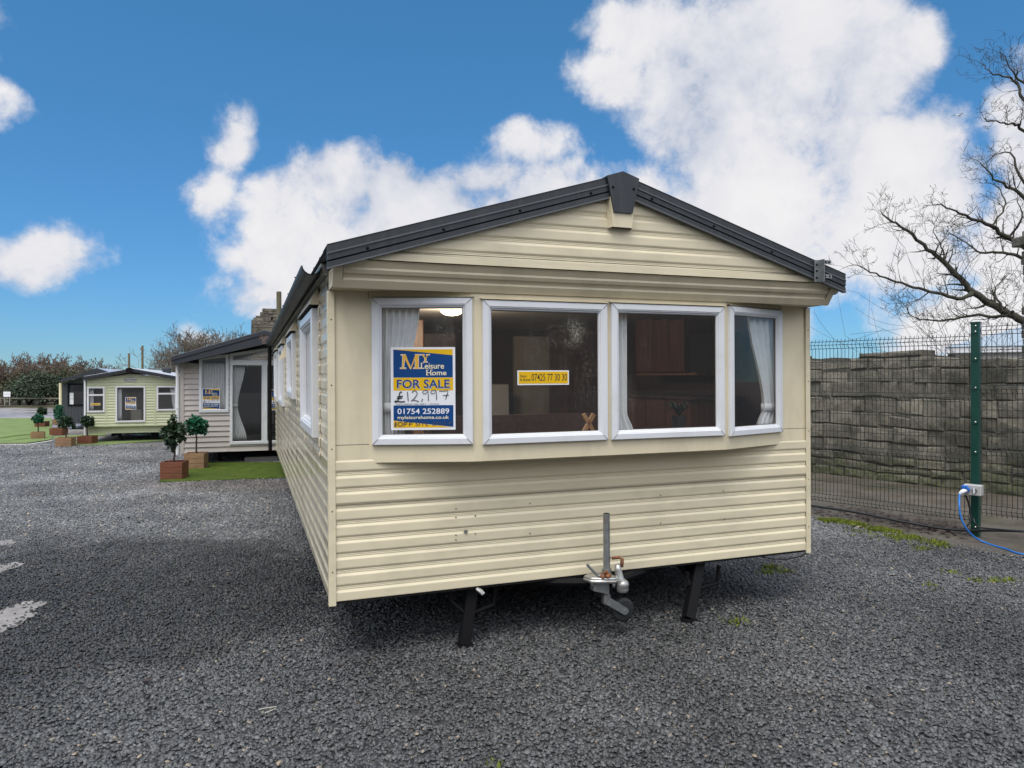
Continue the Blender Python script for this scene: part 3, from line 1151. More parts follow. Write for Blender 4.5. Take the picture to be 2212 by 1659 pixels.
# side windows with hoods and rib-following trims
ME = [M['upvc']]
for k, (s0, s1, z0, z1) in enumerate(SW):
    window(car, (-.012, 0, 0), (0, 1, 0), (-1, 0, 0), s0, s1, z0, z1, 'window', k=1.3, seams=False)
    mb = MB()
    for (a, b) in ((s0 - .10, s0 - .045), (s1 + .045, s1 + .10)):
        lv = rib_levels(z0 - .12, z1 + .02, Z0, RIB, .1)
        vs = []
        for (z, dp) in lv:
            for (s, o_) in ((a, .001), (a + .006, .010), (b - .006, .010), (b, .001)):
                vs.append((-(dp * 1.25 + o_), s, z))
        fs = []
        for j in range(len(lv) - 1):
            for c in range(3):
                fs.append((j * 4 + c, j * 4 + c + 1, (j + 1) * 4 + c + 1, (j + 1) * 4 + c))
        mb.add(vs, fs)
        mb.build('window_trim', M['clad_side'], car)
        mb = MB()
    h = .17
    zt = z1 + .02
    pts = [(s0 - .05, zt), (s1 + .05, zt), (s1 + .02, zt + h * .75), (s0 + .0, zt + h * .75)]
    q = [(-.075, s0 - .06, zt), (-.075, s1 + .06, zt), (-.012, s1 + .03, zt + .13), (-.012, s0 - .03, zt + .13), (-.005, s0 - .06, zt), (-.005, s1 + .06, zt)]
    mb.add(q, [(0, 1, 2, 3), (0, 3, 4), (1, 5, 2)], 0)
    mb.quad((-.074, s0 - .055, zt - .002), (-.074, s1 + .055, zt - .002), (-.006, s1 + .055, zt - .002), (-.006, s0 - .055, zt - .002), 1)
    mb.build('window_hood', [M['panel'], M['black']], car)
mb = MB()                                              # vent cowl on the side
mb.add([(-.012, 5.0, 2.05), (-.012, 5.22, 2.05), (-.12, 5.18, 1.99), (-.12, 5.04, 1.99), (-.012, 5.02, 2.26), (-.012, 5.20, 2.26)],
       [(0, 1, 2, 3), (3, 2, 5, 4), (0, 3, 4), (1, 5, 2)])
mb.build('vent_cowl', M['panel'], car)

# roof sheet, trims, gutter
mb = MB()
for sg in (-1, 1):
    x0 = W / 2 + sg * (W / 2 + .05)
    for (dz, fl) in ((-.012, 0), (-.05, 1)):
        mb.quad((W / 2, GY - .02, APEX + dz), (x0, GY - .02, EAVE + dz), (x0, L + .1, EAVE + dz), (W / 2, L + .1, APEX + dz))
    for i in range(24):                                # rolled joints of the metal sheets
        yy = GY + .4 + i * .43
        mb.add([(W / 2, yy - .02, APEX - .012), (W / 2, yy, APEX), (W / 2, yy + .02, APEX - .012), (x0, yy - .02, EAVE - .012), (x0, yy, EAVE), (x0, yy + .02, EAVE - .012)],
               [(0, 1, 4, 3), (1, 2, 5, 4)])
mb.build('roof', M['roof'], car)
for sg in (-1, 1):
    mb = MB()
    x0 = W / 2 + sg * (W / 2 + .045)
    # bands across the trim: (down, down, out)
    bands = [(0, .044, .030, 0), (.044, .053, .037, 1), (.053, .088, .031, 0), (.088, .098, .024, 2), (.098, .128, .030, 0), (.128, .137, .036, 1)]  # highlights on ridge and lip, shade in the groove, put into the colours
    for (a, b, o_, mi) in bands:
        poly = [(W / 2, GY - .012, APEX - a), (x0, GY - .012, EAVE - a), (x0, GY - .012, EAVE - b), (W / 2, GY - .012, APEX - b)]
        mb.extrude(poly, (0, -o_, 0), mi)
    poly = [(W / 2, GY - .045, APEX + .003), (x0, GY - .045, EAVE + .003), (x0, GY - .045, EAVE - .0005), (W / 2, GY - .045, APEX - .0005)]
    mb.extrude(poly, (0, .25, 0), 0)
    f = mb.build('roof_trim', [M['fascia'], M['fascia_highlight'], M['black']], car)
    for t in (.12, .38, .64, .88):
        mb2 = MB()
        xx = W / 2 + (x0 - W / 2) * t
        zz = APEX + (EAVE - APEX) * t - .074
        mb2.ball((xx, GY - .044, zz), .010, 8, 5, s=(1, .7, 1))
        mb2.build('bolt', M['black'], f)
mb = MB()                                              # cap over the apex of the trim
cx = W / 2
def slope(x):
    return APEX - (APEX - EAVE) * abs(x - cx) / (W / 2 + .045)
w1 = .118
poly = [(cx - w1, GY - .052, slope(cx - w1) + .012), (cx, GY - .052, APEX + .014), (cx + w1, GY - .052, slope(cx + w1) + .012), (cx + .068, GY - .052, APEX - .255), (cx - .068, GY - .052, APEX - .255)]
mb.extrude(poly, (0, -.012, 0))
poly = [(cx - w1, GY - .052, slope(cx - w1) + .012), (cx, GY - .052, APEX + .014), (cx + w1, GY - .052, slope(cx + w1) + .012), (cx + w1, GY - .052, slope(cx + w1) + .004), (cx, GY - .052, APEX + .005), (cx - w1, GY - .052, slope(cx - w1) + .004)]
mb.extrude(poly, (0, .35, 0))
cap = mb.build('apex_cap', M['fascia'], car)
for sg in (-1, 1):
    mb = MB()
    mb.ball((cx + sg * .076, GY - .066, APEX - .095), .009, 8, 5)
    mb.build('bolt', M['black'], cap)
mb = MB()                                              # beige finial box below the cap
zt, zb = APEX - .155, APEX - .352
mb.add([(cx - .098, GY - .005, zt), (cx + .098, GY - .005, zt), (cx + .088, GY - .005, zb), (cx - .088, GY - .005, zb),
        (cx - .092, GY - .050, zt), (cx + .092, GY - .050, zt), (cx + .070, GY - .050, zb + .004), (cx - .070, GY - .050, zb + .004)],
       [(4, 5, 6, 7), (0, 4, 7, 3), (5, 1, 2, 6), (0, 1, 5, 4)], 0)
mb.quad((cx - .07, GY - .0495, zb + .004), (cx + .07, GY - .0495, zb + .004), (cx + .088, GY - .006, zb + .001), (cx - .088, GY - .006, zb + .001), 1)
mb.build('finial_box', [M['panel'], M['seam']], car)

for sg, xe in ((-1, -.05), (1, W + .05)):
    mb = MB()
    n = 9
    for rr_, flip in ((.060, 0), (.054, 1)):
        vs = []
        for yy in (-.03 if sg < 0 else -.16, L + .12):
            for i in range(n):
                t = math.pi + math.pi * i / (n - 1)
                vs.append((xe + sg * .055 + rr_ * math.cos(t), yy, EAVE - .062 + rr_ * math.sin(t) - (.01 if yy < 1 else 0)))
        mb.add(vs, [(i, i + 1, n + i + 1, n + i) for i in range(n - 1)])
    for yy in np.arange(.6, L, 1.0):                   # gutter brackets
        mb.box(xe + sg * .055 - .064, xe + sg * .055 + .064, yy, yy + .025, EAVE - .066, EAVE - .060)
    mb.build('gutter', M['gutter'], car, smooth=False)
    mb = MB()
    a, b = sorted((xe - sg * .0, xe - sg * .045))
    mb.box(a, b, .0, L, EAVE - .125, EAVE - .055)
    mb.build('eave_board', M['eave'], car)
mb = MB()
mb.tube([(-.105, L - .02, EAVE - .13), (-.105, L - .02, .36)], .037, 10)
for z in (.7, 1.5, 2.2):
    mb.box(-.105, -.01, L - .05, L + .01, z, z + .03)
mb.build('downpipe', M['black'], car)

# bracket left on the trim at the right
mb = MB()
pb = A.y(1763, 584, GY - .05)
bx, bz = pb.x, pb.z
mb.box(bx - .020, bx + .020, GY - .056, GY - .051, bz - .085, bz + .075, 0)
mb.box(bx + .018, bx + .022, GY - .11, GY - .0515, bz - .085, bz + .075, 0)
mb.box(bx + .022, bx + .115, GY - .075, GY - .071, bz + .045, bz + .075, 0, Matrix.Translation((0, 0, 0)))
mb.box(bx + .05, bx + .13, GY - .066, GY - .062, bz - .055, bz - .028, 0)
for dz in (-.055, -.005, .04):
    mb.tube([(bx, GY - .0565, bz + dz), (bx, GY - .058, bz + dz)], .009, 10, 1)
for dx_, dz in ((.07, -.0415), (.11, -.0415), (.065, .06), (.095, .06)):
    yy = GY - .0665 if dz < 0 else GY - .0755
    mb.tube([(bx + dx_, yy, bz + dz), (bx + dx_, yy - .0015, bz + dz)], .008, 8, 1)
mb.build('bracket', [M['galv'], M['black']], car)

# screws, holes on the front sheet
mb = MB()
for (u, v) in ((985, 1099), (985, 1117), (985, 1156), (985, 1166), (1027, 1114), (1027, 1153), (1145, 1087), (1145, 1152), (1427, 1070), (1427, 1130), (1563, 1061), (1565, 1121)):
    p = A.y(u, v, -.009)
    mb = MB()
    mb.tube([(p.x, -.006, p.z), (p.x, -.0115, p.z)], .0045, 8)
    mb.build('screw', M['seam'], car)
mb = MB()
p = A.y(1006, 1148, -.009)
mb.tube([(p.x, -.006, p.z), (p.x, -.016, p.z)], .012, 14)
mb.build('lock_cap', M['galv'], car)

# floor, chassis, wheels, legs
mb = MB()
mb.box(.02, W - .02, .02, L - .02, Z0 + .006, Z0 + .05)
mb.box(.03, W - .03, .004, .05, Z0 - .018, Z0 + .006)
mb.build('floor', M['under'], car)
for x in (.95, 2.71):
    mb = MB()
    mb.box(x - .03, x + .03, .15, L - .2, Z0 - .13, Z0 + .004)
    mb.build('chassis_beam', M['black'], car)
    mb = MB()
    mb.tube([(x, .3, Z0 - .05), (1.83, -.15, Z0 - .03)], .028, 6)
    mb.build('drawbar', M['black'], car)
for y in (.6, 2.5, 4.5, 6.5, 8.5):
    mb = MB()
    mb.box(.3, W - .3, y, y + .06, Z0 - .07, Z0 + .005)
    mb.build('cross_member', M['black'], car)
mb = MB()
mb.tube([(.7, 5.2, .29), (2.96, 5.2, .29)], .04, 8)
mb.build('axle', M['black'], car)
for x in (.62, 3.04):
    mb = MB()
    n = 24
    mb.tube([(x - .08, 5.2, .29), (x - .06, 5.2, .29), (x + .06, 5.2, .29), (x + .08, 5.2, .29)], [.22, .28, .28, .22], n)
    mb.build('wheel', M['rubber'], car)

def corner_leg(uf, vf, xt, yt):
    g = A.I @ ground(uf, vf)
    top = Vector((xt, yt, Z0 - .0))
    foot = Vector((g.x, g.y, .012))
    ax = (top - foot).normalized()
    sd = Vector((1, 0, 0))
    sd = (sd - ax * sd.dot(ax)).normalized()
    q = ax.cross(sd)
    mb = MB()
    h = .036
    poly = [foot + sd * a * h + q * b * h for (a, b) in ((-1, -1), (1, -1), (1, 1), (-1, 1))]
    mb.extrude(poly, top - foot)
    mb.box(foot.x - .05, foot.x + .05, foot.y - .04, foot.y + .04, .0, .014)
    for sg in (-1, 1):
        m_ = foot + (top - foot) * .5
        mb.tube([m_ + sd * sg * .03, top + sd * sg * .15 + Vector((0, 0, -.14)), top + sd * sg * .17 + Vector((0, 0, .0))], .017, 6)
    return mb.build('corner_leg', M['black'], car)
corner_leg(1003, 1396, .93, .10)
corner_leg(1487, 1344, 2.72, .10)
mb = MB()
mb.tube([A.y(1030, 1272, -.01), A.y(1030, 1272, -.01) + Vector((.02, -.02, -.012)), A.y(1030, 1272, -.01) + Vector((.035, -.035, -.03))], [.012, .016, .014], 8)
mb.build('winding_nut', M['galvp'], car)
mb = MB()                                              # slack black wire under the right end
pts = [A.y(u, v, .02) for (u, v) in ((1640, 1201), (1665, 1207), (1700, 1208), (1730, 1202), (1747, 1190))]
mb.tube(pts, .004, 5)
mb.build('loose_wire', M['black'], car)

# tow hitch and jockey wheel: parts of the caravan
HY = -.17
def hp(u, v, y=HY):
    return A.y(u, v, y)
mb = MB()
a, b = hp(1310, 1109), hp(1309, 1238)
mb.tube([(a.x, HY, a.z), (a.x, HY, b.z)], .0232, 16, 0)
mb.tube([(a.x, HY, a.z + .0005), (a.x, HY, a.z + .001)], .019, 16, 1)
mb.tube([(a.x, HY, b.z + .03), (a.x, HY, b.z - .03)], .034, 14, 0)
jx = a.x
mb.build('jockey_tube', [M['galv'], M['black']], car, smooth=False)
zc = b.z - .03
mb = MB()
# pressed drawbar head plate with rounded nose
pl = [(jx - .16, HY + .03), (jx - .13, HY - .045), (jx + .02, HY - .085), (jx + .055, HY - .06), (jx + .05, HY + .05), (jx - .05, HY + .12)]
mb.extrude([(x, y, zc - .022 + .12 * (x - jx) * -1 * .3) for (x, y) in pl], (0, 0, .022))
mb.extrude([(x * .97 + jx * .03, y, zc + .001 + .12 * (x - jx) * -1 * .3) for (x, y) in pl], (0, 0, .012))
for (x, y) in ((jx - .11, HY - .01), (jx + .02, HY - .06)):
    mb.tube([(x, y, zc - .05), (x, y, zc - .02)], .012, 6)
# ball coupling
mb.tube([(jx + .055, HY - .05, zc + .095), (jx + .058, HY - .05, zc + .06), (jx + .066, HY - .055, zc + .005), (jx + .078, HY - .062, zc - .035), (jx + .085, HY - .066, zc - .075), (jx + .085, HY - .066, zc - .088)],
        [.018, .024, .029, .039, .041, .034], 16)
mb.ball((jx + .085, HY - .068, zc - .04), .042, 16, 10, s=(1, 1, .92))
mb.build('tow_coupling', M['galvp'], car, smooth=True)
mb = MB()
mb.tube([(jx + .025, HY - .03, zc + .135), (jx + .075, HY - .045, zc + .14), (jx + .092, HY - .05, zc + .125), (jx + .085, HY - .05, zc + .075)], [.010, .012, .013, .012], 8)
for i in range(5):
    t = i / 5 * 2 * math.pi
    mb.ball((jx - .035 + .03 * math.cos(t), HY - .045 + .02 * math.sin(t), zc + .026), .016, 7, 5)
mb.tube([(jx - .02, HY - .05, zc + .02), (jx - .03, HY - .055, zc + .06), (jx - .05, HY - .05, zc + .045)], .010, 6)
mb.build('coupling_handle', M['rust'], car, smooth=True)
mb = MB()
ph = hp(1268, 1219, HY - .03)
mb.tube([(jx - .045, HY - .04, zc + .028), (jx - .085, HY - .035, zc + .030), (ph.x, ph.y, ph.z)], .0095, 8)
mb.build('clamp_lever', M['galv'], car)
mb = MB()                                              # drawbar channel below and fork
mb.extrude([(jx - .115, HY + .02, zc - .023), (jx + .0, HY + .02, zc - .023), (jx + .0, HY + .02, zc - .105), (jx - .03, HY + .02, zc - .095), (jx - .115, HY + .02, zc - .07)], (0, -.055, 0))
mb.tube([(jx - .005, HY, zc - .06), (jx - .005, HY, zc - .115)], .020, 10)
mb.bbox(jx - .03, jx + .02, HY - .025, HY + .025, zc - .180, zc - .108, .008)
wc = hp(1344, 1316, HY + .01)
wr = .082                                              # wound up clear of the ground
wz = wc.z
st = Vector((jx - .008, HY - .03, zc - .148))
en = Vector((wc.x, HY - .03, wz))
dv = (en - st)
dn = dv.normalized()
pn = Vector((-dn.z, 0, dn.x))
poly = [st + pn * .026, st - pn * .026]
for i in range(9):
    t = -math.pi / 2 + math.pi * i / 8
    poly.append(en + dn * (.024 * math.cos(t)) + pn * (.024 * math.sin(t)))
mb.extrude(poly, (0, -.006, 0))
mb.extrude([p + Vector((0, .066, 0)) for p in poly], (0, -.006, 0))
mb.tube([en + Vector((0, -.012, 0)), en + Vector((0, .08, 0))], .008, 10)
mb.build('wheel_fork', M['galv'], car)
mb = MB()
n = 28
c = Vector((wc.x, HY + .005, wz))
prof = [(-.022, wr * .55), (-.024, wr * .75), (-.020, wr * .94), (-.008, wr), (.008, wr), (.020, wr * .94), (.024, wr * .75), (.022, wr * .55)]
mb.tube([c + Vector((0, p[0], 0)) for p in prof], [p[1] for p in prof], n, cap=False)
jw = mb.build('jockey_wheel', M['rubber'], car, smooth=True)
mb = MB()
mb.tube([c + Vector((0, q, 0)) for q in (-.014, -.010, .010, .014)], [wr * .30, wr * .56, wr * .56, wr * .30], n)
mb.build('wheel_hub', M['black'], jw)

# ------------------------------------------------------------------ inside of the big caravan (seen through the glass)
mb = MB()
for (s0, s1, z0, z1) in cells(L, Z0 + .05, 2.38, [(a + .02, b - .02, c + .02, e - .02) for (a, b, c, e) in SW]):
    mb.quad((.035, s0 if s0 > 0 else .06, z0), (.035, s1, z0), (.035, s1, z1), (.035, s0 if s0 > 0 else .06, z1))
mb.quad((W - .035, .06, Z0 + .05), (W - .035, L, Z0 + .05), (W - .035, L, 2.38), (W - .035, .06, 2.38))
mb.quad((.235, .05, Z0 + .05), (3.40, .05, Z0 + .05), (3.40, .05, ZB - .002), (.235, .05, ZB - .002))
mb.build('inner_wall', M['brown'], car)
mb = MB()
mb.quad((.04, .055, Z0 + .056), (W - .04, .055, Z0 + .056), (W - .04, L, Z0 + .056), (.04, L, Z0 + .056))
mb.build('carpet', M['carpet'], car)
mb = MB()
mb.quad((.04, .07, 2.37), (W - .04, .07, 2.37), (W - .04, L, 2.37), (.04, L, 2.37))
mb.build('inner_ceiling', M['ceil_in'], car)
mb = MB()                                              # window board inside the bay
ins = [(.26, .06), (.88, -.165), (2.72, -.165), (3.38, .06)]
zsill = min(i[6] for i in pan_info) + .045
mb.extrude([(x, y, zsill - .02) for (x, y) in ins], (0, 0, .02))
mb.build('window_board', M['brown'], car)
PY = 4.2
mb = MB()
mb.box(.04, W - .04, PY, PY + .05, Z0 + .06, 2.365)
mb.build('partition_wall', M['brown'], car)
def inbox(name, u0, u1, v0, v1, y, depth, m, bev=.01):
    p, q = A.y(u0, v1, y), A.y(u1, v0, y)
    mb = MB()
    mb.bbox(p.x, q.x, y, y + depth, max(p.z, Z0 + .06), min(q.z, 2.36), bev)
    return mb.build(name, m, car), p, q
inbox('cupboard_door', 1113, 1203, 727, 960, PY - .10, .09, M['cream_in'])
inbox('cupboard_door', 1063, 1100, 830, 960, PY - .75, .6, M['white_in'])
_, p, q = inbox('glazed_door', 1192, 1217, 743, 960, PY - .05, .03, M['white_in'])  # white colour stands in for the daylight beyond this glass
def side_box(name, u0, u1, v0, v1, x, depth, m, bev=.008):
    """fitted furniture against the right hand wall, front on the plane x"""
    ya, yb = A.hit(u1, v0, (x, 0, 0), (1, 0, 0)).y, A.hit(u0, v0, (x, 0, 0), (1, 0, 0)).y
    um = (u0 + u1) / 2
    za, zb = A.hit(um, v1, (x, 0, 0), (1, 0, 0)).z, A.hit(um, v0, (x, 0, 0), (1, 0, 0)).z
    mb = MB()
    mb.bbox(x, min(x + depth, W - .04), ya, yb, max(za, Z0 + .06), min(zb, 2.36), bev)
    return mb.build(name, m, car)
for (ua, ub) in ((1372, 1407), (1409, 1442), (1444, 1476)):
    side_box('kitchen_cabinet', ua, ub, 690, 804, 3.28, .34, M['wood_in'])
side_box('cooker_hood', 1479, 1545, 720, 806, 3.34, .3, M['under'])
side_box('wall_shelf', 1374, 1502, 806, 811, 3.26, .36, M['orange_in'], .003)
for (ua, ub) in ((1356, 1392), (1394, 1436), (1438, 1490)):
    side_box('kitchen_unit', ua, ub, 862, 1040, 3.10, .5, M['wood_in'])
side_box('worktop', 1352, 1496, 854, 861, 3.07, .55, M['brown'], .003)
inbox('wardrobe', 892, 915, 690, 960, 2.4, .5, M['orange_in'])
inbox('wardrobe', 916, 985, 720, 960, 2.9, .5, M['brown'])
inbox('tall_cabinet', 1222, 1300, 690, 960, 3.4, .5, M['wood_in'])
mb = MB()                                              # bench seats round the bay
zt = A.y(1200, 893, .55).z
mb.bbox(.75, 2.05, .42, .58, Z0 + .06, zt, .05)
mb.build('bench_back', M['sofa'], car)
mb = MB()
mb.bbox(.75, 2.05, .10, .415, Z0 + .06, zt - .25, .05)
mb.build('bench_seat', M['sofa'], car)
mb = MB()
mb.bbox(2.2, 3.3, .52, .68, Z0 + .06, zt - .14, .05)
mb.build('bench_back', M['sofa'], car)
p = A.y(976, 676, 1.5)
mb = MB()
mb.ball((0, 0, 0), .105, 18, 8, s=(1, 1, .45))
lamp = mb.build('ceiling_lamp', M['lamp'], car, smooth=True)
lamp.location = (p.x, 1.5, 2.345)
ld = bpy.data.lights.new('ceiling_lamp_light', 'POINT')   # the lit ceiling lamp of the photograph
ld.energy = 15.0
ld.shadow_soft_size = .09
ld.color = (1.0, .84, .66)
lo = bpy.data.objects.new('ceiling_lamp_light', ld)
COL.objects.link(lo)
lo.location = A.M @ Vector((p.x, 1.5, 2.20))

cg = 'curtains in the windows of the beige caravan'
(i, a, d, n, s0, s1, z0, z1) = pan_info[0]
def on(info, u, v, back):
    (i, a, d, n, *_r) = info
    h = A.hit(u, v, a - n * back, n)
    return (h - (a - n * back)).dot(d), h.z
I0, I2, I3 = pan_info[0], pan_info[2], pan_info[3]
back = .055
zt_ = I0[7] - .02
za = on(I0, 850, 880, back)[1]
zb_ = zsill + .004
curtain('white curtain gathered at the left of the window with the large sale sign', A, I0[1] - I0[3] * back, I0[2], I0[3],
        [(zt_, on(I0, 822, 700, back)[0], on(I0, 908, 700, back)[0]), (za, on(I0, 824, 700, back)[0], on(I0, 868, 700, back)[0]), (zb_, on(I0, 824, 700, back)[0], on(I0, 872, 700, back)[0])],
        6, cg, .016, za, 3)
back = .06
zt_ = I3[7] - .03
za = on(I3, 1650, 880, back)[1]
curtain('white curtain tied back in the narrow end window at the right', A, I3[1] - I3[3] * back, I3[2], I3[3],
        [(zt_, on(I3, 1613, 700, back)[0], on(I3, 1680, 700, back)[0]), (za, on(I3, 1646, 700, back)[0], on(I3, 1680, 700, back)[0]), (zb_, on(I3, 1632, 700, back)[0], on(I3, 1680, 700, back)[0])],
        5, cg, .018, za, 5)
b3 = .09  # pale upright strip shaped as hanging cloth
curtain('narrow grey white upright strip at the mullion between the two middle windows', A, I2[1] - I2[3] * b3, I2[2], I2[3],
        [(I2[7] - .01, on(I2, 1322, 700, b3)[0], on(I2, 1352, 700, b3)[0]), (za, on(I2, 1322, 700, b3)[0], on(I2, 1352, 700, b3)[0]), (zb_, on(I2, 1322, 700, b3)[0], on(I2, 1366, 700, b3)[0])],
        3, cg, .012, None, 9)

# wooden letters and a plant on the window board
def wood_letter(label, u, strokes, h=.135, w=.10):
    y = -.10
    p = A.y(u, 930, y)
    mb = MB()
    for (x0, z0, x1, z1) in strokes:
        a, b = Vector((x0 * w, 0, z0 * h)), Vector((x1 * w, 0, z1 * h))
        t = (b - a).normalized()
        nn = Vector((-t.z, 0, t.x)) * .013
        mb.extrude([a + nn, b + nn, b - nn, a - nn], (0, .022 + .0015 * len(mb.v) / 8, 0))
    o = mb.build('wooden_letter', M['letter_wood'])
    A.place(o, (p.x - w / 2, y, zsill + .003))
    return tag(o, label, 'letter', 'wooden letters on the window board')
wood_letter('brown wooden letter X standing on the window board of the second window', 1273, [(.1, .03, .9, .97), (.9, .03, .1, .97)])
wood_letter('brown wooden letter half hidden by the mullion right of the X', 1332, [(.1, .0, .1, 1), (.9, .0, .9, 1), (.1, .9, .9, .9), (.1, .45, .9, .45)], .125, .13)
M['plant_leaf'] = mat('dark plant leaf', (0.010, 0.022, 0.010), rough=0.5, var=0.4, island=0.4)
M['pot'] = mat('dark pot', (0.02, 0.02, 0.022), rough=0.4)
p = A.y(1467, 905, -.04)
pp = thing('house_plant', 'small dark potted plant standing inside the third window', 'plant')
A.place(pp, (p.x, -.04, zsill + .002))
mb = MB()
mb.tube([(0, 0, 0), (0, 0, .09), (0, 0, .10)], [.042, .055, .057], 14)
mb.build('pot', M['pot'], pp)
mb = MB()
rr = random.Random(4)
for i in range(46):
    t = rr.uniform(0, 2 * math.pi)
    ln = rr.uniform(.10, .20)
    bend = rr.uniform(.3, 1.0)
    a = Vector((math.cos(t), math.sin(t), 0))
    pts = [Vector((0, 0, .095)), a * ln * .45 + Vector((0, 0, .095 + ln * .55)), a * ln + Vector((0, 0, .095 + ln * (.75 - .5 * bend)))]
    s = Vector((-a.y, a.x, 0)) * .010
    mb.add([pts[0] - s * .3, pts[0] + s * .3, pts[1] + s, pts[1] - s, pts[2]], [(0, 1, 2, 3), (3, 2, 4)])
mb.build('foliage', M['plant_leaf'], pp)

# ------------------------------------------------------------------ signs
def serif(mb, polys, ox, oz, sx, sz, y, mi, grow=0.0, shear=0.0):
    for k, poly in enumerate(polys):
        pts = [(ox + (px + shear * pz) * sx, oz + pz * sz) for (px, pz) in poly]
        if grow:
            cx_ = sum(p[0] for p in pts) / len(pts)
            cz_ = sum(p[1] for p in pts) / len(pts)
            q = []
            for (a, b) in pts:
                q.append((a + math.copysign(grow, a - cx_), b + math.copysign(grow, b - cz_)))
            pts = q
        mb.add([(a, y - k * .00004, b) for (a, b) in pts], [tuple(range(len(pts)))], mi)


SER_M = [[(.10, 0), (.17, 0), (.25, 1), (.12, 1)], [(.12, 1), (.28, 1), (.55, .0), (.47, 0)], [(.50, .0), (.55, .0), (.84, 1), (.76, 1)], [(.74, 0), (.92, 0), (.92, 1), (.76, 1)],
         [(.0, 0), (.28, 0), (.28, .06), (.0, .06)], [(.66, 0), (1.0, 0), (1.0, .06), (.66, .06)], [(.04, .94), (.26, .94), (.26, 1), (.04, 1)], [(.78, .94), (1.0, .94), (1.0, 1), (.78, 1)]]
SER_Y = [[(.05, 1), (.30, 1), (.58, .45), (.42, .45)], [(.72, 1), (.86, 1), (.60, .45), (.50, .45)], [(.42, 0), (.60, 0), (.60, .48), (.42, .48)],
         [(.28, 0), (.74, 0), (.74, .07), (.28, .07)], [(.0, .93), (.38, .93), (.38, 1), (.0, 1)], [(.62, .93), (1.0, .93), (1.0, 1), (.62, 1)]]


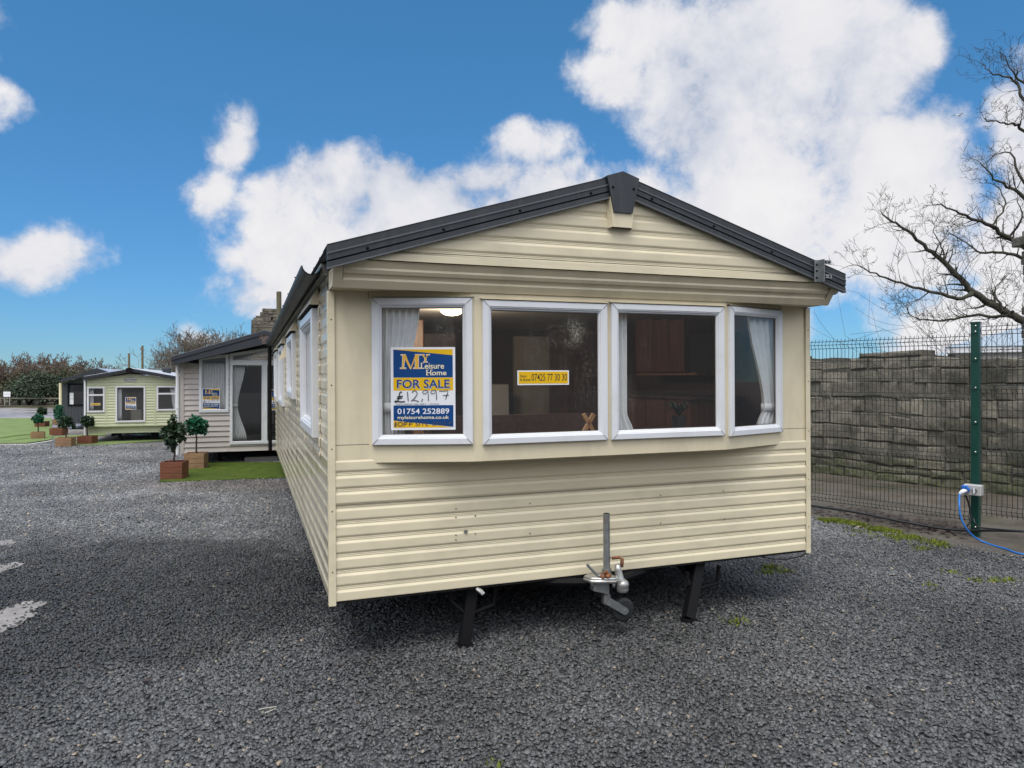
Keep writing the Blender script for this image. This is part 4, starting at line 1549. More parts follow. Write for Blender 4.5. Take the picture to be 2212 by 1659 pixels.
def sale_sign(label, price=True):
    """sale board: 0.40 x 0.515 m, face to -y, origin at its lower left corner"""
    w, h = .40, .515
    X = lambda px: (px - 122) / (1222 - 122) * w
    Z = lambda pz: (1545 - pz) / (1545 - 125) * h
    t = thing('sale_sign', label, 'sign', group='blue and yellow sale signs in the caravan windows')
    mb = MB()
    mb.box(0, w, -.0022, .0022, 0, h)
    mb.build('board', M['sign_white'], t)
    mb = MB()
    y = -.0030
    def poly(pts, mi, yy=y):
        mb.add([(X(a), yy, Z(b)) for (a, b) in pts], [tuple(range(len(pts)))], mi)
    poly([(167, 165), (1180, 265), (1180, 645), (167, 645)], 0)
    poly([(167, 162), (1180, 162), (1180, 263)], 1)
    poly([(167, 650), (1184, 650), (1184, 868), (167, 868)], 1)
    poly([(167, 1122), (1186, 1122), (1186, 1497), (167, 1380)], 0)
    poly([(167, 1383), (1150, 1500), (1150, 1505), (167, 1505)], 1)
    mb.build('print', [M['sign_blue'], M['sign_yellow']], t, fix=False)
    mb = MB()
    y = -.0036
    for (g, mi, yy) in ((.0022, 0, y), (0, 1, y - .0006)):
        serif(mb, SER_M, X(285), Z(493), X(625) - X(285), Z(250) - Z(493), yy, mi, g, .0)
        serif(mb, SER_Y, X(640), Z(385), X(785) - X(640), Z(250) - Z(385), yy, mi, g)
    for (s, a, b, c, e) in (('Leisure', 640, 1030, 495, 400), ('Home', 730, 1070, 608, 520)):
        text(mb, s, X(a), X(b), Z(c), Z(e), y - .0006, 2, .012)
    for (a, c) in ((640, 495), (640, 405), (730, 608), (800, 608), (730, 522), (800, 522)):
        mb.add([(X(a - 8), y - .0007, Z(c)), (X(a + 38), y - .0007, Z(c)), (X(a + 38), y - .0007, Z(c - 9)), (X(a - 8), y - .0007, Z(c - 9))], [(0, 1, 2, 3)], 2)
    text(mb, 'FOR SALE', X(243), X(1137), Z(838), Z(695), y, 4, .012)
    text(mb, 'FOR SALE', X(236), X(1130), Z(832), Z(689), y - .0003, 0, .024)
    text(mb, 'FOR SALE', X(230), X(1124), Z(826), Z(684), y - .0006, 3, .018)
    text(mb, '01754 252889', X(235), X(1115), Z(1270), Z(1178), y, 0, .012)
    text(mb, 'myleisurehome.co.uk', X(237), X(1108), Z(1375), Z(1300), y, 2, .012)
    mb.build('lettering', [M['sign_white'], M['sign_gold'], M['sign_cream'], M['sign_blue'], M['sign_blue']], t, fix=False)
    if price:
        mb = MB()
        y = -.0046
        def st(pts, wd, mi=1):
            stroke(mb, [(X(a), Z(b)) for (a, b) in pts], wd, y, mi)
        st([(310, 905), (296, 888), (278, 900), (268, 940), (262, 1000), (240, 1045), (205, 1070), (188, 1058), (200, 1042), (240, 1055), (300, 1062), (360, 1055)], .0075, 0)
        st([(232, 975), (325, 962)], .007, 0)
        st([(222, 1005), (318, 992)], .007, 0)
        st([(405, 888), (410, 950), (418, 1050)], .0052)
        st([(482, 905), (500, 878), (540, 872), (570, 900), (565, 945), (520, 1005), (470, 1052), (490, 1030), (530, 1035), (600, 1058)], .0050)
        st([(660, 1010), (655, 1035), (645, 1062)], .0052)
        for k, c in enumerate((705, 845)):
            st([(c + 55, 890), (c + 30, 862), (c - 20, 868), (c - 45, 900), (c - 25, 925), (c + 15, 918), (c + 50, 885), (c + 55, 950), (c + 55, 1050 - 18 * k)], .0046)
        st([(945, 880), (1000, 882), (1098, 876), (1085, 930), (1068, 980), (1055, 1025)], .0046)
        st([(1010, 958), (1060, 952), (1112, 950)], .0046)
        text(mb, 'INCLUDING DELIVERY + SITING', X(212), X(942), Z(1113), Z(1090), y, 1)
        st([(175, 1440), (230, 1440)], .0036); st([(190, 1410), (215, 1485)], .0036); st([(215, 1405), (180, 1485)], .0036); st([(200, 1405), (200, 1490)], .0036)
        stroke(mb, [(X(a), Z(b)) for (a, b) in arc(280, 1440, 38, 36, 0, 360, 16)], .0046, y, 1)
        for xx in (345, 435):
            st([(xx, 1415), (xx, 1478)], .0046); st([(xx, 1415), (xx + 65, 1410)], .0046); st([(xx, 1445), (xx + 50, 1442)], .0046)
        text(mb, 'SITE', X(540), X(760), Z(1475), Z(1405), y, 1)
        text(mb, 'SALE', X(830), X(1065), Z(1472), Z(1405), y, 1)
        st([(1105, 1420), (1145, 1445)], .0036); st([(1125, 1410), (1125, 1455)], .0036); st([(1145, 1420), (1105, 1445)], .0036)
        mb.build('handwriting', [M['marker'], M['marker_thin']], t, fix=False)
    return t


def phone_sign(label):
    """narrow yellow board 0.36 x 0.094 m, face to -y"""
    w, h = .36, .094
    t = thing('phone_sign', label, 'sign', group='yellow phone number signs')
    mb = MB()
    mb.box(0, w, -.0022, .0022, 0, h)
    mb.build('board', M['sign_white'], t)
    mb = MB()
    mb.quad((.008, -.003, .009), (w - .008, -.003, .009), (w - .008, -.003, h - .008), (.008, -.003, h - .008), 0)
    mb.build('print', [M['sign_yellow']], t, fix=False)
    mb = MB()
    text(mb, 'Steve', .018, .060, .050, .068, -.0036, 0, .006)
    text(mb, '& Shane:', .018, .090, .026, .044, -.0036, 0, .006)
    text(mb, '07425 77 30 30', .096, .345, .027, .072, -.0036, 0, .004)
    mb.build('lettering', [M['marker']], t, fix=False)
    return t


sg1 = sale_sign('large blue and yellow sale sign with handwritten price on the beige caravan window')
(i, a, d, n, *_r) = I0
q = A.hit(845, 929, a, n)
A.place(sg1, q + n * .006, math.atan2(d.y, d.x))
ph1 = phone_sign('yellow phone number sign on the steamed second window of the beige caravan')
(i, a, d, n, *_r) = pan_info[1]
q = A.hit(1117, 832, a, n)
A.place(ph1, q + n * .006, math.atan2(d.y, d.x))

# ------------------------------------------------------------------ tan caravan behind
M['tan'] = mat('taupe lap boards', (0.475, 0.432, 0.400), rough=0.45, var=0.05, scale=1.5, dirt=(0.25, 0.22, 0.19), dirt_amt=0.25)
M['white_far'] = mat('white frame far', (0.72, 0.73, 0.74), rough=0.4, var=0.03)
M['dark_fascia'] = mat('charcoal fascia', (0.030, 0.034, 0.042), rough=0.4, var=0.08)
M['dark_in'] = mat('dark room', (0.020, 0.020, 0.022), rough=0.8, var=0.2)
M['grey_in'] = mat('grey room', (0.26, 0.24, 0.22), rough=0.8, var=0.1)
M['logo'] = mat('copper logo', (0.42, 0.27, 0.17), rough=0.4)

B = Frame(Vector(((392 - U0) / F_PX * 14.5, 14.5, 0)), (0, 0, R(19)))
tan = thing('static_caravan', 'taupe boarded caravan with charcoal roof fascia and tall glazed doors behind the beige caravan', 'caravan', B.loc, B.rot, 'static caravans on the sales pitch')
WB, LB = 3.2, 9.0
zb0 = B.y(400, 978).z
lt = B.y(392, 785).z
apx = B.y(575, 747).z
def tan_top(x):
    return lt + (apx - lt) * (1 - abs(x - WB / 2) / (WB / 2)) * 1.0
pa, pbq = B.y(430, 891), B.y(494, 891)
wz1, wz2 = B.y(430, 772).z, B.y(494, 765).z
dl, dr = B.y(496.5, 960), B.y(660, 950)
dz1, dz2 = B.y(496.5, 764).z, B.y(572, 753.5).z
holes = [(pa.x + .03, pbq.x - .03, pa.z + .03, 9), (dl.x + .03, dl.x + 1.75, dl.z + .03, 9)]
mb = MB()
for (s0, s1, z0, z1) in cells(WB, zb0, 2.5, holes):
    z1 = min(z1, min(tan_top(s0), tan_top(s1)))
    if z1 > z0:
        clad(mb, (0, 0, 0), (1, 0, 0), (0, -1, 0), s0, s1, z0, z1, zb0, LAP, .108)
mb.build('front_cladding', M['tan'], tan)
mb = MB()
for (x, sg) in ((0, -1), (WB, 1)):
    clad(mb, (x, 0, 0), (0, 1, 0), (sg, 0, 0), 0, LB, zb0, lt, zb0, LAP, .108)
mb.quad((0, LB, zb0), (WB, LB, zb0), (WB, LB, lt), (0, LB, lt))
mb.build('side_cladding', M['tan'], tan)
mb = MB()
mb.bbox(-.03, .05, -.03, -.017, zb0 - .02, lt, .003)
mb.bbox(-.03, -.017, -.03, .05, zb0 - .02, lt, .003)
mb.build('corner_trim', M['tan'], tan)
mb = MB()
mb.tube([(-.07, -.01, lt), (-.07, -.01, zb0 - .03)], .035, 10)
for z in (zb0 + .9,):
    mb.tube([(-.07, -.01, z), (-.07, -.01, z + .04)], .042, 10)
mb.build('downpipe', M['white_far'], tan)
TP = [(0, -.004), (0, .03), (.05, .034), (.056, .02), (.062, .0), (.062, -.03)]
window(tan, (0, -.016, 0), (1, 0, 0), (0, -1, 0), pa.x, pbq.x, pa.z, wz1, 'window', gm=M['glass_far'], prof=TP, top=(wz1, wz2), seams=False)
tz = B.y(520, 783).z
window(tan, (0, -.016, 0), (1, 0, 0), (0, -1, 0), dl.x, dl.x + .95, tz, dz1, 'window', gm=M['glass_far'], prof=TP, top=(dz1, dz1 + .17), seams=False)
window(tan, (0, -.016, 0), (1, 0, 0), (0, -1, 0), dl.x + .95, dl.x + 1.75, tz, dz1, 'window', gm=M['glass_far'], prof=TP, top=(dz1 + .17, dz1 + .10), seams=False)
mx_ = B.y(571.5, 900).x
window(tan, (0, -.0165, 0), (1, 0, 0), (0, -1, 0), dl.x, mx_, dl.z, tz, 'glazed_door', gm=M['glass_far'], prof=TP, seams=False)
window(tan, (0, -.0165, 0), (1, 0, 0), (0, -1, 0), mx_, dl.x + 1.75, dl.z, tz, 'glazed_door', gm=M['glass_far'], prof=TP, seams=False)
# roof with overhang and deep fascia
rt = B.y(378, 771, -.42)
ra = B.y(575, 714, -.42)
re, rax = rt.z, ra.z
xl, xr = -.14, WB + .14
mb = MB()
for sg, xe in ((-1, xl), (1, xr)):
    mb.quad((WB / 2, -.42, rax), (xe, -.42, re), (xe, LB + .1, re), (WB / 2, LB + .1, rax))
    mb.quad((WB / 2, -.40, rax - .12), (xe, -.40, re - .12), (xe, LB + .1, re - .12), (WB / 2, LB + .1, rax - .12))
    poly = [(WB / 2, -.42, rax + .012), (xe, -.42, re + .012), (xe, -.42, re + .0), (WB / 2, -.42, rax - .001)]
    mb.extrude(poly, (0, LB + .5, 0))
mb.build('roof', M['roof'], tan)
mb = MB()
for sg, xe in ((-1, xl), (1, xr)):
    poly = [(WB / 2, -.42, rax), (xe, -.42, re), (xe, -.42, re - .075), (WB / 2, -.42, rax - .085)]
    mb.extrude(poly, (0, -.045, 0), 0)
    poly = [(WB / 2, -.42, rax - .10), (xe, -.42, re - .085), (xe + sg * -.05, -.42, re - .150), (WB / 2, -.42, rax - .28)]
    mb.extrude(poly, (0, -.03, 0), 0)
    poly = [(WB / 2, -.42, rax - .085), (xe, -.42, re - .075), (xe, -.42, re - .085), (WB / 2, -.42, rax - .10)]
    mb.extrude(poly, (0, -.02, 0), 1)
    mb.quad((WB / 2, -.43, rax - .281), (xe, -.43, re - .151), (xe, -.02, re - .151), (WB / 2, -.02, rax - .281), 1)
f = mb.build('roof_fascia', [M['dark_fascia'], M['black']], tan)
mb = MB()                                              # copper line emblem
ex, ez = WB / 2 - .02, rax - .19
def eml(pts):
    stroke(mb, [(ex + a * .105, ez + b * .095) for (a, b) in pts], .0065, -.4515, 0)
eml([(-.9, .8), (-.05, .8)]); eml([(-.9, .8), (-.45, 0), (-.1, .55)]); eml([(-.6, .8), (.3, -.5)]); eml([(.9, .8), (.05, .8)]); eml([(.9, .8), (.45, 0), (.1, .55)]); eml([(.6, .8), (-.3, -.5)])
eml([(-.3, -.5), (-.2, -.8), (.2, -.8), (.3, -.5)])
mb.build('emblem', M['logo'], f, fix=False)
mb = MB()
mb.box(.05, WB - .05, .05, LB, zb0 + .002, zb0 + .05)
mb.box(.05, WB - .05, 2.6, 2.64, zb0 + .06, lt)
mb.box(.05, .09, .06, LB, zb0 + .06, lt)
mb.build('inner_wall', M['dark_in'], tan)
for x in (.8, 2.4):
    mb = MB()
    mb.box(x - .03, x + .03, .3, LB - .3, zb0 - .13, zb0)
    mb.build('chassis_beam', M['black'], tan)
for (x, y) in ((.7, .5), (2.5, .5)):
    mb = MB()
    mb.box(x - .04, x + .04, y - .04, y + .04, .0, zb0)
    mb.build('corner_leg', M['black'], tan)
for x in (.5, 2.7):
    mb = MB()
    mb.tube([(x - .08, 4.4, .27), (x + .08, 4.4, .27)], .27, 20)
    mb.build('wheel', M['rubber'], tan)
mb = MB()
z_ = .004
mb.box(1.2, 2.9, .15, .35, z_, .10)
mb.build('step_board', M['eave'], tan)
tg = 'curtains in the far caravans'
curtain('white net curtain filling the window of the taupe caravan', B, (0, .05, 0), (1, 0, 0), (0, -1, 0), [(wz1 - .12, pa.x + .05, pbq.x - .04), (pa.z + .05, pa.x + .05, pbq.x - .04)], 9, tg, .025, None, 11)
c1_, c2_ = B.y(502, 900, .1).x, B.y(527, 790, .1).x
curtain('white curtain tied at the waist inside the glazed doors of the taupe caravan', B, (0, .10, 0), (1, 0, 0), (0, -1, 0),
        [(tz - .06, c1_, c2_ + .02), (B.y(510, 876, .1).z, c1_, c1_ + .10), (dl.z + .07, c1_, c1_ + .28)], 5, tg, .02, B.y(510, 876, .1).z, 12)
sg2 = sale_sign('blue and yellow sale sign low in the curtained window of the taupe caravan')
s_ = (B.y(475.5, 880).x - B.y(437, 880).x) / .40
B.place(sg2, B.y(437, 885) + Vector((0, -.024, 0)))
sg2.scale = (s_, 1, s_)
sg3 = dup(sg2, sg2.location, 0, 'blue and yellow sale sign on the glazed door beside the black downpipe')
B.place(sg3, Vector((B.y(586, 885).x, -.024, B.y(586, 886).z)))
sg3.scale = (s_, 1, s_)

# ------------------------------------------------------------------ pale green caravan
M['green'] = mat('pale green boards', (0.55, 0.575, 0.38), rough=0.45, var=0.04, scale=1.5)
M['badge'] = mat('badge white', (0.62, 0.64, 0.60), rough=0.4)
Cg = Frame(Vector(((187 - U0) / F_PX * 19.6, 19.6, 0)), (0, 0, R(20)))
grn = thing('static_caravan', 'pale green ribbed caravan with white framed windows and a name badge under its gable', 'caravan', Cg.loc, Cg.rot, 'static caravans on the sales pitch')
def cp(x, y, yy=0.0):                                   # enlarged-view position to the front plane
    return Cg.y(121 + .125 * x, 777.6 + .125 * y, yy)
WG, LG = cp(2112, 700).x, 8.0
gz0, gzs = cp(560, 1275).z, cp(560, 1160).z
ge = cp(480, 350).z
ga = cp(1265, 235).z
def g_top(x):
    return ge + (ga - ge) * (1 - abs(x - WG / 2) / (WG / 2))
gy = -.10
wins = [(540, 845, 465, 905), (1030, 1545, 450, 1075), (1740, 2082, 450, 875)]
gw = []
for (a, b, c, e) in wins:
    p, q = cp(a, e, gy), cp(b, c, gy)
    p2 = cp((a + b) / 2, e, gy)
    q2 = cp((a + b) / 2, c, gy)
    gw.append((p.x, q.x, p2.z, q2.z))
mb = MB()
hs = [(a + .02, b - .02, c + .02, e - .02) for (a, b, c, e) in gw]
for (s0, s1, z0, z1) in cells(WG - .03, gzs, 9, hs):
    s0 = max(s0, .03)
    if z1 > 5:
        clad(mb, (0, gy, 0), (1, 0, 0), (0, -1, 0), s0, s1, z0, min(g_top(s0), g_top(s1)), gzs, ROUND, .076)
        sm = (s0 + s1) / 2
        lo = min(g_top(s0), g_top(s1))
        mb.add([(s0, gy, lo), (s1, gy, lo), (s1, gy, g_top(s1)), (sm, gy, g_top(sm)), (s0, gy, g_top(s0))], [(0, 1, 2, 3, 4)])
    else:
        clad(mb, (0, gy, 0), (1, 0, 0), (0, -1, 0), s0, s1, z0, z1, gzs, ROUND, .076)
mb.quad((.03, gy, gzs), (WG - .03, gy, gzs), (WG - .03, 0, gzs), (.03, 0, gzs))
mb.quad((.03, gy, gzs), (.03, 0, gzs), (.03, 0, ge), (.03, gy, ge))
mb.quad((.0, 0, gz0), (WG, 0, gz0), (WG, 0, gzs), (.0, 0, gzs))
mb.build('front_cladding', M['green'], grn)
for x in (cp(865, 700, gy).x, cp(1710, 700, gy).x):
    mb = MB()
    mb.box(x - .022, x + .022, gy - .018, gy - .011, gzs, g_top(x) - .01)
    mb.build('batten', M['green'], grn)
mb = MB()
for (x, sg) in ((0, -1), (WG, 1)):
    clad(mb, (x, 0, 0), (0, 1, 0), (sg, 0, 0), 0, LG, gz0, ge, gz0, ROUND, .076)
mb.quad((0, LG, gz0), (WG, LG, gz0), (WG, LG, ge), (0, LG, ge))
mb.build('side_cladding', M['green'], grn)
mb = MB()
mb.tube([(-.02, gy + .02, ge), (-.02, gy + .02, .03)], .03, 8)
mb.build('downpipe', M['white_far'], grn)
GP = [(0, -.004), (0, .03), (.05, .034), (.056, .02), (.06, .0), (.06, -.03)]
zt1, zt2 = cp(690, 605, gy).z, cp(1900, 582, gy).z
for k, (a, b, c, e) in enumerate(gw):
    window(grn, (0, gy - .014, 0), (1, 0, 0), (0, -1, 0), a, b, c, e, 'window', k=.75, gm=M['glass_far'], prof=GP, mats=M['white_far'], seams=False, transom=None if k == 1 else [zt1 if k == 0 else zt2])
gre = cp(455, 292, -.3)
gra = cp(1265, 150, -.3)
xl, xr = gre.x, WG - gre.x
mb = MB()
for sg, xe in ((-1, xl), (1, xr)):
    mb.quad((WG / 2, -.28, gra.z), (xe, -.28, gre.z), (xe, LG + .1, gre.z), (WG / 2, LG + .1, gra.z))
    for i in range(22):
        yy = -.1 + i * .37
        mb.add([(WG / 2, yy - .02, gra.z), (WG / 2, yy, gra.z + .02), (WG / 2, yy + .02, gra.z), (xe, yy - .02, gre.z), (xe, yy, gre.z + .02), (xe, yy + .02, gre.z)], [(0, 1, 4, 3), (1, 2, 5, 4)])
    mb.quad((WG / 2, -.28, gra.z - .085), (xe, -.28, gre.z - .085), (xe, gy, gre.z - .085), (WG / 2, gy, gra.z - .085))
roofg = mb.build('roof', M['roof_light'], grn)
mb = MB()
p = cp(1700, 165, 3)
mb.bbox(WG * .70, WG * .80, 2.6, 2.9, gre.z + .12, gre.z + .30, .02)
mb.build('roof_vent', M['dark_fascia'], roofg)
mb = MB()
for sg, xe in ((-1, xl), (1, xr)):
    for (a, b, o_) in ((0, .055, .03), (.055, .09, .02)):
        mb.extrude([(WG / 2, -.28, gra.z + .006 - a), (xe, -.28, gre.z + .006 - a), (xe, -.28, gre.z + .006 - b), (WG / 2, -.28, gra.z + .006 - b)], (0, -o_, 0))
f = mb.build('roof_fascia', M['dark_fascia'], grn)
mb = MB()
c = cp(1268, 185, -.3)
pts = [(c.x + .095 * math.cos(t), -.315, c.z + .095 * math.sin(t)) for t in [math.pi / 4 * i + math.pi / 8 for i in range(8)]]
pts = [(c.x + a * .1, -.315, c.z + b * .1) for (a, b) in ((-.9, .5), (-.4, .8), (.4, .8), (.9, .5), (.8, -.1), (.25, -.6), (.2, -.95), (-.2, -.95), (-.25, -.6), (-.8, -.1))]
mb.extrude(pts, (0, -.02, 0))
mb.build('apex_cap', M['black'], grn)
mb = MB()
p, q = cp(1175, 378, gy), cp(1392, 305, gy)
cx_, cz_, hw, hh = (p.x + q.x) / 2, (p.z + q.z) / 2, (q.x - p.x) / 2, (q.z - p.z) / 2
def pill(hw, hh, y):
    pts = []
    for i in range(9):
        t = -math.pi / 2 + math.pi * i / 8
        pts.append((cx_ + hw - hh + hh * math.cos(t), y, cz_ + hh * math.sin(t)))
    for i in range(9):
        t = math.pi / 2 + math.pi * i / 8
        pts.append((cx_ - hw + hh + hh * math.cos(t), y, cz_ + hh * math.sin(t)))
    return pts
mb.extrude(pill(hw, hh, gy - .013), (0, -.006, 0), 0)
mb.extrude(pill(hw - .008, hh - .008, gy - .0195), (0, -.003, 0), 1)
text(mb, 'MILLSTREAM', cx_ - hw * .82, cx_ + hw * .82, cz_ - hh * .42, cz_ + hh * .42, gy - .0235, 0, .02)
mb.build('name_badge', [M['dark_fascia'], M['badge']], grn, fix=False)
mb = MB()
mb.box(.04, WG - .04, .02, LG, gz0 + .002, gz0 + .04)
mb.box(.04, WG - .04, .9, .94, gz0 + .05, ge)
mb.build('inner_wall', M['grey_in'], grn)
mb = MB()
mb.bbox(1.0, 1.3, .5, .8, gz0 + .05, gz0 + .62, .03)
mb.build('arm_chair', M['cream_in'], grn)
for x in (.6, 1.7):
    mb = MB()
    mb.box(x - .03, x + .03, .2, LG - .3, gz0 - .10, gz0)
    mb.build('chassis_beam', M['black'], grn)
mb = MB()
mb.extrude([(.70, .2, gz0), (.79, .2, gz0), (.90, .2, .0), (.80, .2, .0)], (0, .06, 0))
mb.build('corner_leg', M['black'], grn)
for bb in ((1.55, 1.70, .3, .5), (1.80, 2.2, .9, 1.2)):
    mb = MB()
    mb.box(*bb, 0, gz0)
    mb.build('support_block', M['black'], grn)
for k, (a, b, c, lab) in enumerate(((gw[0][0] + .05, gw[0][0] + .14, 0, 'cream curtain at the left of the small window over the yellow phone sign'),
                                    (gw[1][0] + .05, gw[1][0] + .14, 1, 'pale straight curtain at the left edge of the large middle window of the green caravan'),
                                    (gw[2][1] - .15, gw[2][1] - .05, 2, 'white curtain swept to the right in the right window of the green caravan'))):
    z0, z1 = gw[c][2] + .05, gw[c][3] - .05
    pr = [(z1, a, b), (z0, a, b)] if c < 2 else [(z1, a - .02, b), ((z0 + z1) / 2, a + .02, b), (z0, a + .05, b)]
    curtain(lab, Cg, (0, gy + .08, 0), (1, 0, 0), (0, -1, 0), pr, 3, tg, .015, None, 20 + k)
sg4 = dup(sg2, sg2.location, 0, 'small blue and yellow sale sign in the large middle window of the green caravan')
p, q = cp(1200, 857, gy), cp(1386, 630, gy)
k_ = (q.x - p.x) / .40
Cg.place(sg4, Vector((p.x, gy - .024, p.z)))
sg4.scale = (k_, 1, k_)
ph2 = dup(ph1, ph1.location, 0, 'small yellow phone sign in the left window of the green caravan')
p, q = cp(603, 785, gy), cp(770, 735, gy)
k_ = (q.x - p.x) / .36
Cg.place(ph2, Vector((p.x, gy - .024, p.z)))
ph2.scale = (k_, 1, k_)

# ------------------------------------------------------------------ dark grey caravan furthest back
M['grey_boards'] = mat('charcoal grey boards', (0.050, 0.056, 0.066), rough=0.5, var=0.06, scale=2)
D = Frame(Vector(((133 - U0) / F_PX * 24.5, 24.5, 0)), (0, 0, R(20)))
gry = thing('static_caravan', 'dark grey vertical boarded caravan half hidden behind the pale green one', 'caravan', D.loc, D.rot, 'static caravans on the sales pitch')
def dp(x, y, yy=0.0):
    return D.y(121 + .125 * x, 777.6 + .125 * y, yy)
dz0 = dp(120, 1105).z
de, da = dp(80, 400).z, dp(740, 200).z
WDk = 2 * dp(740, 700).x
w0, w1 = dp(205, 795), dp(205, 405)
wx1 = w0.x + .85
mb = MB()
def d_top(x):
    return de + (da - de) * (1 - abs(x - WDk / 2) / (WDk / 2))
x = 0.0
while x < WDk - .01:
    x2 = min(x + .10, WDk)
    segs = [(dz0, min(d_top(x), d_top(x2)))]
    if x2 > w0.x + .03 and x < wx1 - .03:
        segs = [(dz0, w0.z + .03), (w1.z - .03, min(d_top(x), d_top(x2)))]
    for (za, zb) in segs:
        mb.box(x + .004, x2 - .004, -.012, .0, za, zb)
        mb.box(x, x2, 0.0005, .01, za, zb)
    x = x2
mb.build('front_boards', M['grey_boards'], gry)
mb = MB()
mb.quad((0, .012, dz0), (0, 8, dz0), (0, 8, de), (0, .012, de))
mb.quad((WDk, .012, dz0), (WDk, 8, dz0), (WDk, 8, de), (WDk, .012, de))
mb.build('side_wall', M['grey_boards'], gry)
window(gry, (0, -.013, 0), (1, 0, 0), (0, -1, 0), w0.x, wx1, w0.z, w1.z, 'window', gm=M['glass_far'], prof=GP, mats=M['black'], seams=False)
mb = MB()
mb.tube([(-.03, -.02, de), (-.03, -.02, .05)], .045, 8)
mb.build('downpipe', M['sign_cream'], gry)
re_, ra_ = dp(60, 345, -.3), dp(740, 140, -.3)
mb = MB()
for xe in (re_.x, WDk - re_.x):
    mb.quad((WDk / 2, -.3, ra_.z), (xe, -.3, re_.z), (xe, 8.1, re_.z), (WDk / 2, 8.1, ra_.z))
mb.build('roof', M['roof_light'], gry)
mb = MB()
for xe in (re_.x, WDk - re_.x):
    mb.extrude([(WDk / 2, -.3, ra_.z), (xe, -.3, re_.z), (xe, -.3, re_.z - .09), (WDk / 2, -.3, ra_.z - .18)], (0, -.04, 0))
    mb.quad((WDk / 2, -.3, ra_.z - .1), (xe, -.3, re_.z - .08), (xe, 0, re_.z - .08), (WDk / 2, 0, ra_.z - .1))
mb.build('roof_fascia', M['dark_fascia'], gry)
mb = MB()
mb.box(.05, WDk - .05, 1.5, 1.54, dz0, de)
mb.box(.05, WDk - .05, .1, 1.5, dz0, dz0 + .04)
mb.build('inner_wall', M['dark_in'], gry)
for (x, y) in ((.3, .3), (WDk - .3, .3), (.3, 6), (WDk - .3, 6)):
    mb = MB()
    mb.box(x - .05, x + .05, y - .05, y + .05, 0, dz0)
    mb.build('corner_leg', M['black'], gry)
mb = MB()
p, q = dp(230, 770), dp(306, 567)
mb.box(0, q.x - p.x, -.002, .002, 0, (q.z - p.z) * .47, 0)
mb.box(0, q.x - p.x, -.002, .002, (q.z - p.z) * .50, q.z - p.z, 0)
mb.box(.0, .02, -.0015, .0015, 0, q.z - p.z, 0)
nt = mb.build('paper_notice', [M['sign_white']])
D.place(nt, Vector((p.x, -.026, p.z)))
tag(nt, 'two white paper notices one above the other in the dark grey caravan window', 'notice')

# ------------------------------------------------------------------ potted topiary
M['leaf_dark'] = mat('dark laurel leaf', (0.012, 0.032, 0.014), (0.028, 0.062, 0.022), rough=0.4, scale=6, island=0.55)
M['leaf_bright'] = mat('bright artificial leaf', (0.006, 0.070, 0.036), (0.016, 0.125, 0.060), rough=0.45, scale=6, island=0.5)
M['stem'] = mat('brown stem', (0.055, 0.042, 0.030), rough=0.85, var=0.3, scale=30)
M['crate_red'] = mat('red brown planter wood', (0.13, 0.040, 0.018), (0.21, 0.075, 0.035), rough=0.55, scale=5, stretch=(1, 1, 9), dirt=(0.06, 0.03, 0.02), dirt_amt=0.5)
M['crate_tan'] = mat('weathered planter wood', (0.22, 0.125, 0.062), (0.36, 0.225, 0.125), rough=0.7, scale=5, stretch=(1, 1, 9), dirt=(0.10, 0.06, 0.035), dirt_amt=0.6)
M['soil'] = mat('soil', (0.03, 0.022, 0.016), rough=0.95, var=0.4, scale=20)


def leaf_blob(mb, c, r, n, size, rr, sq=(1, 1, 1)):
    for _ in range(n):
        d = Vector((rr.gauss(0, 1), rr.gauss(0, 1), rr.gauss(0, 1))).normalized()
        k = rr.random() ** 0.45
        k *= 1 + .18 * math.sin(5 * d.x + 3 * d.z) * math.cos(4 * d.y)
        p = Vector(c) + Vector((d.x * sq[0], d.y * sq[1], d.z * sq[2])) * r * k
        a = (d + Vector((rr.uniform(-.9, .9), rr.uniform(-.9, .9), rr.uniform(-.9, .5)))).normalized()
        s = a.cross(Vector((rr.gauss(0, 1), rr.gauss(0, 1), rr.gauss(0, 1)))).normalized()
        u = s.cross(a)
        L_ = size * rr.uniform(.7, 1.3)
        w = L_ * .32
        mb.add([p - a * L_ * .5, p + s * w + u * w * .25, p + a * L_ * .5, p - s * w + u * w * .25], [(0, 1, 2), (0, 2, 3)])


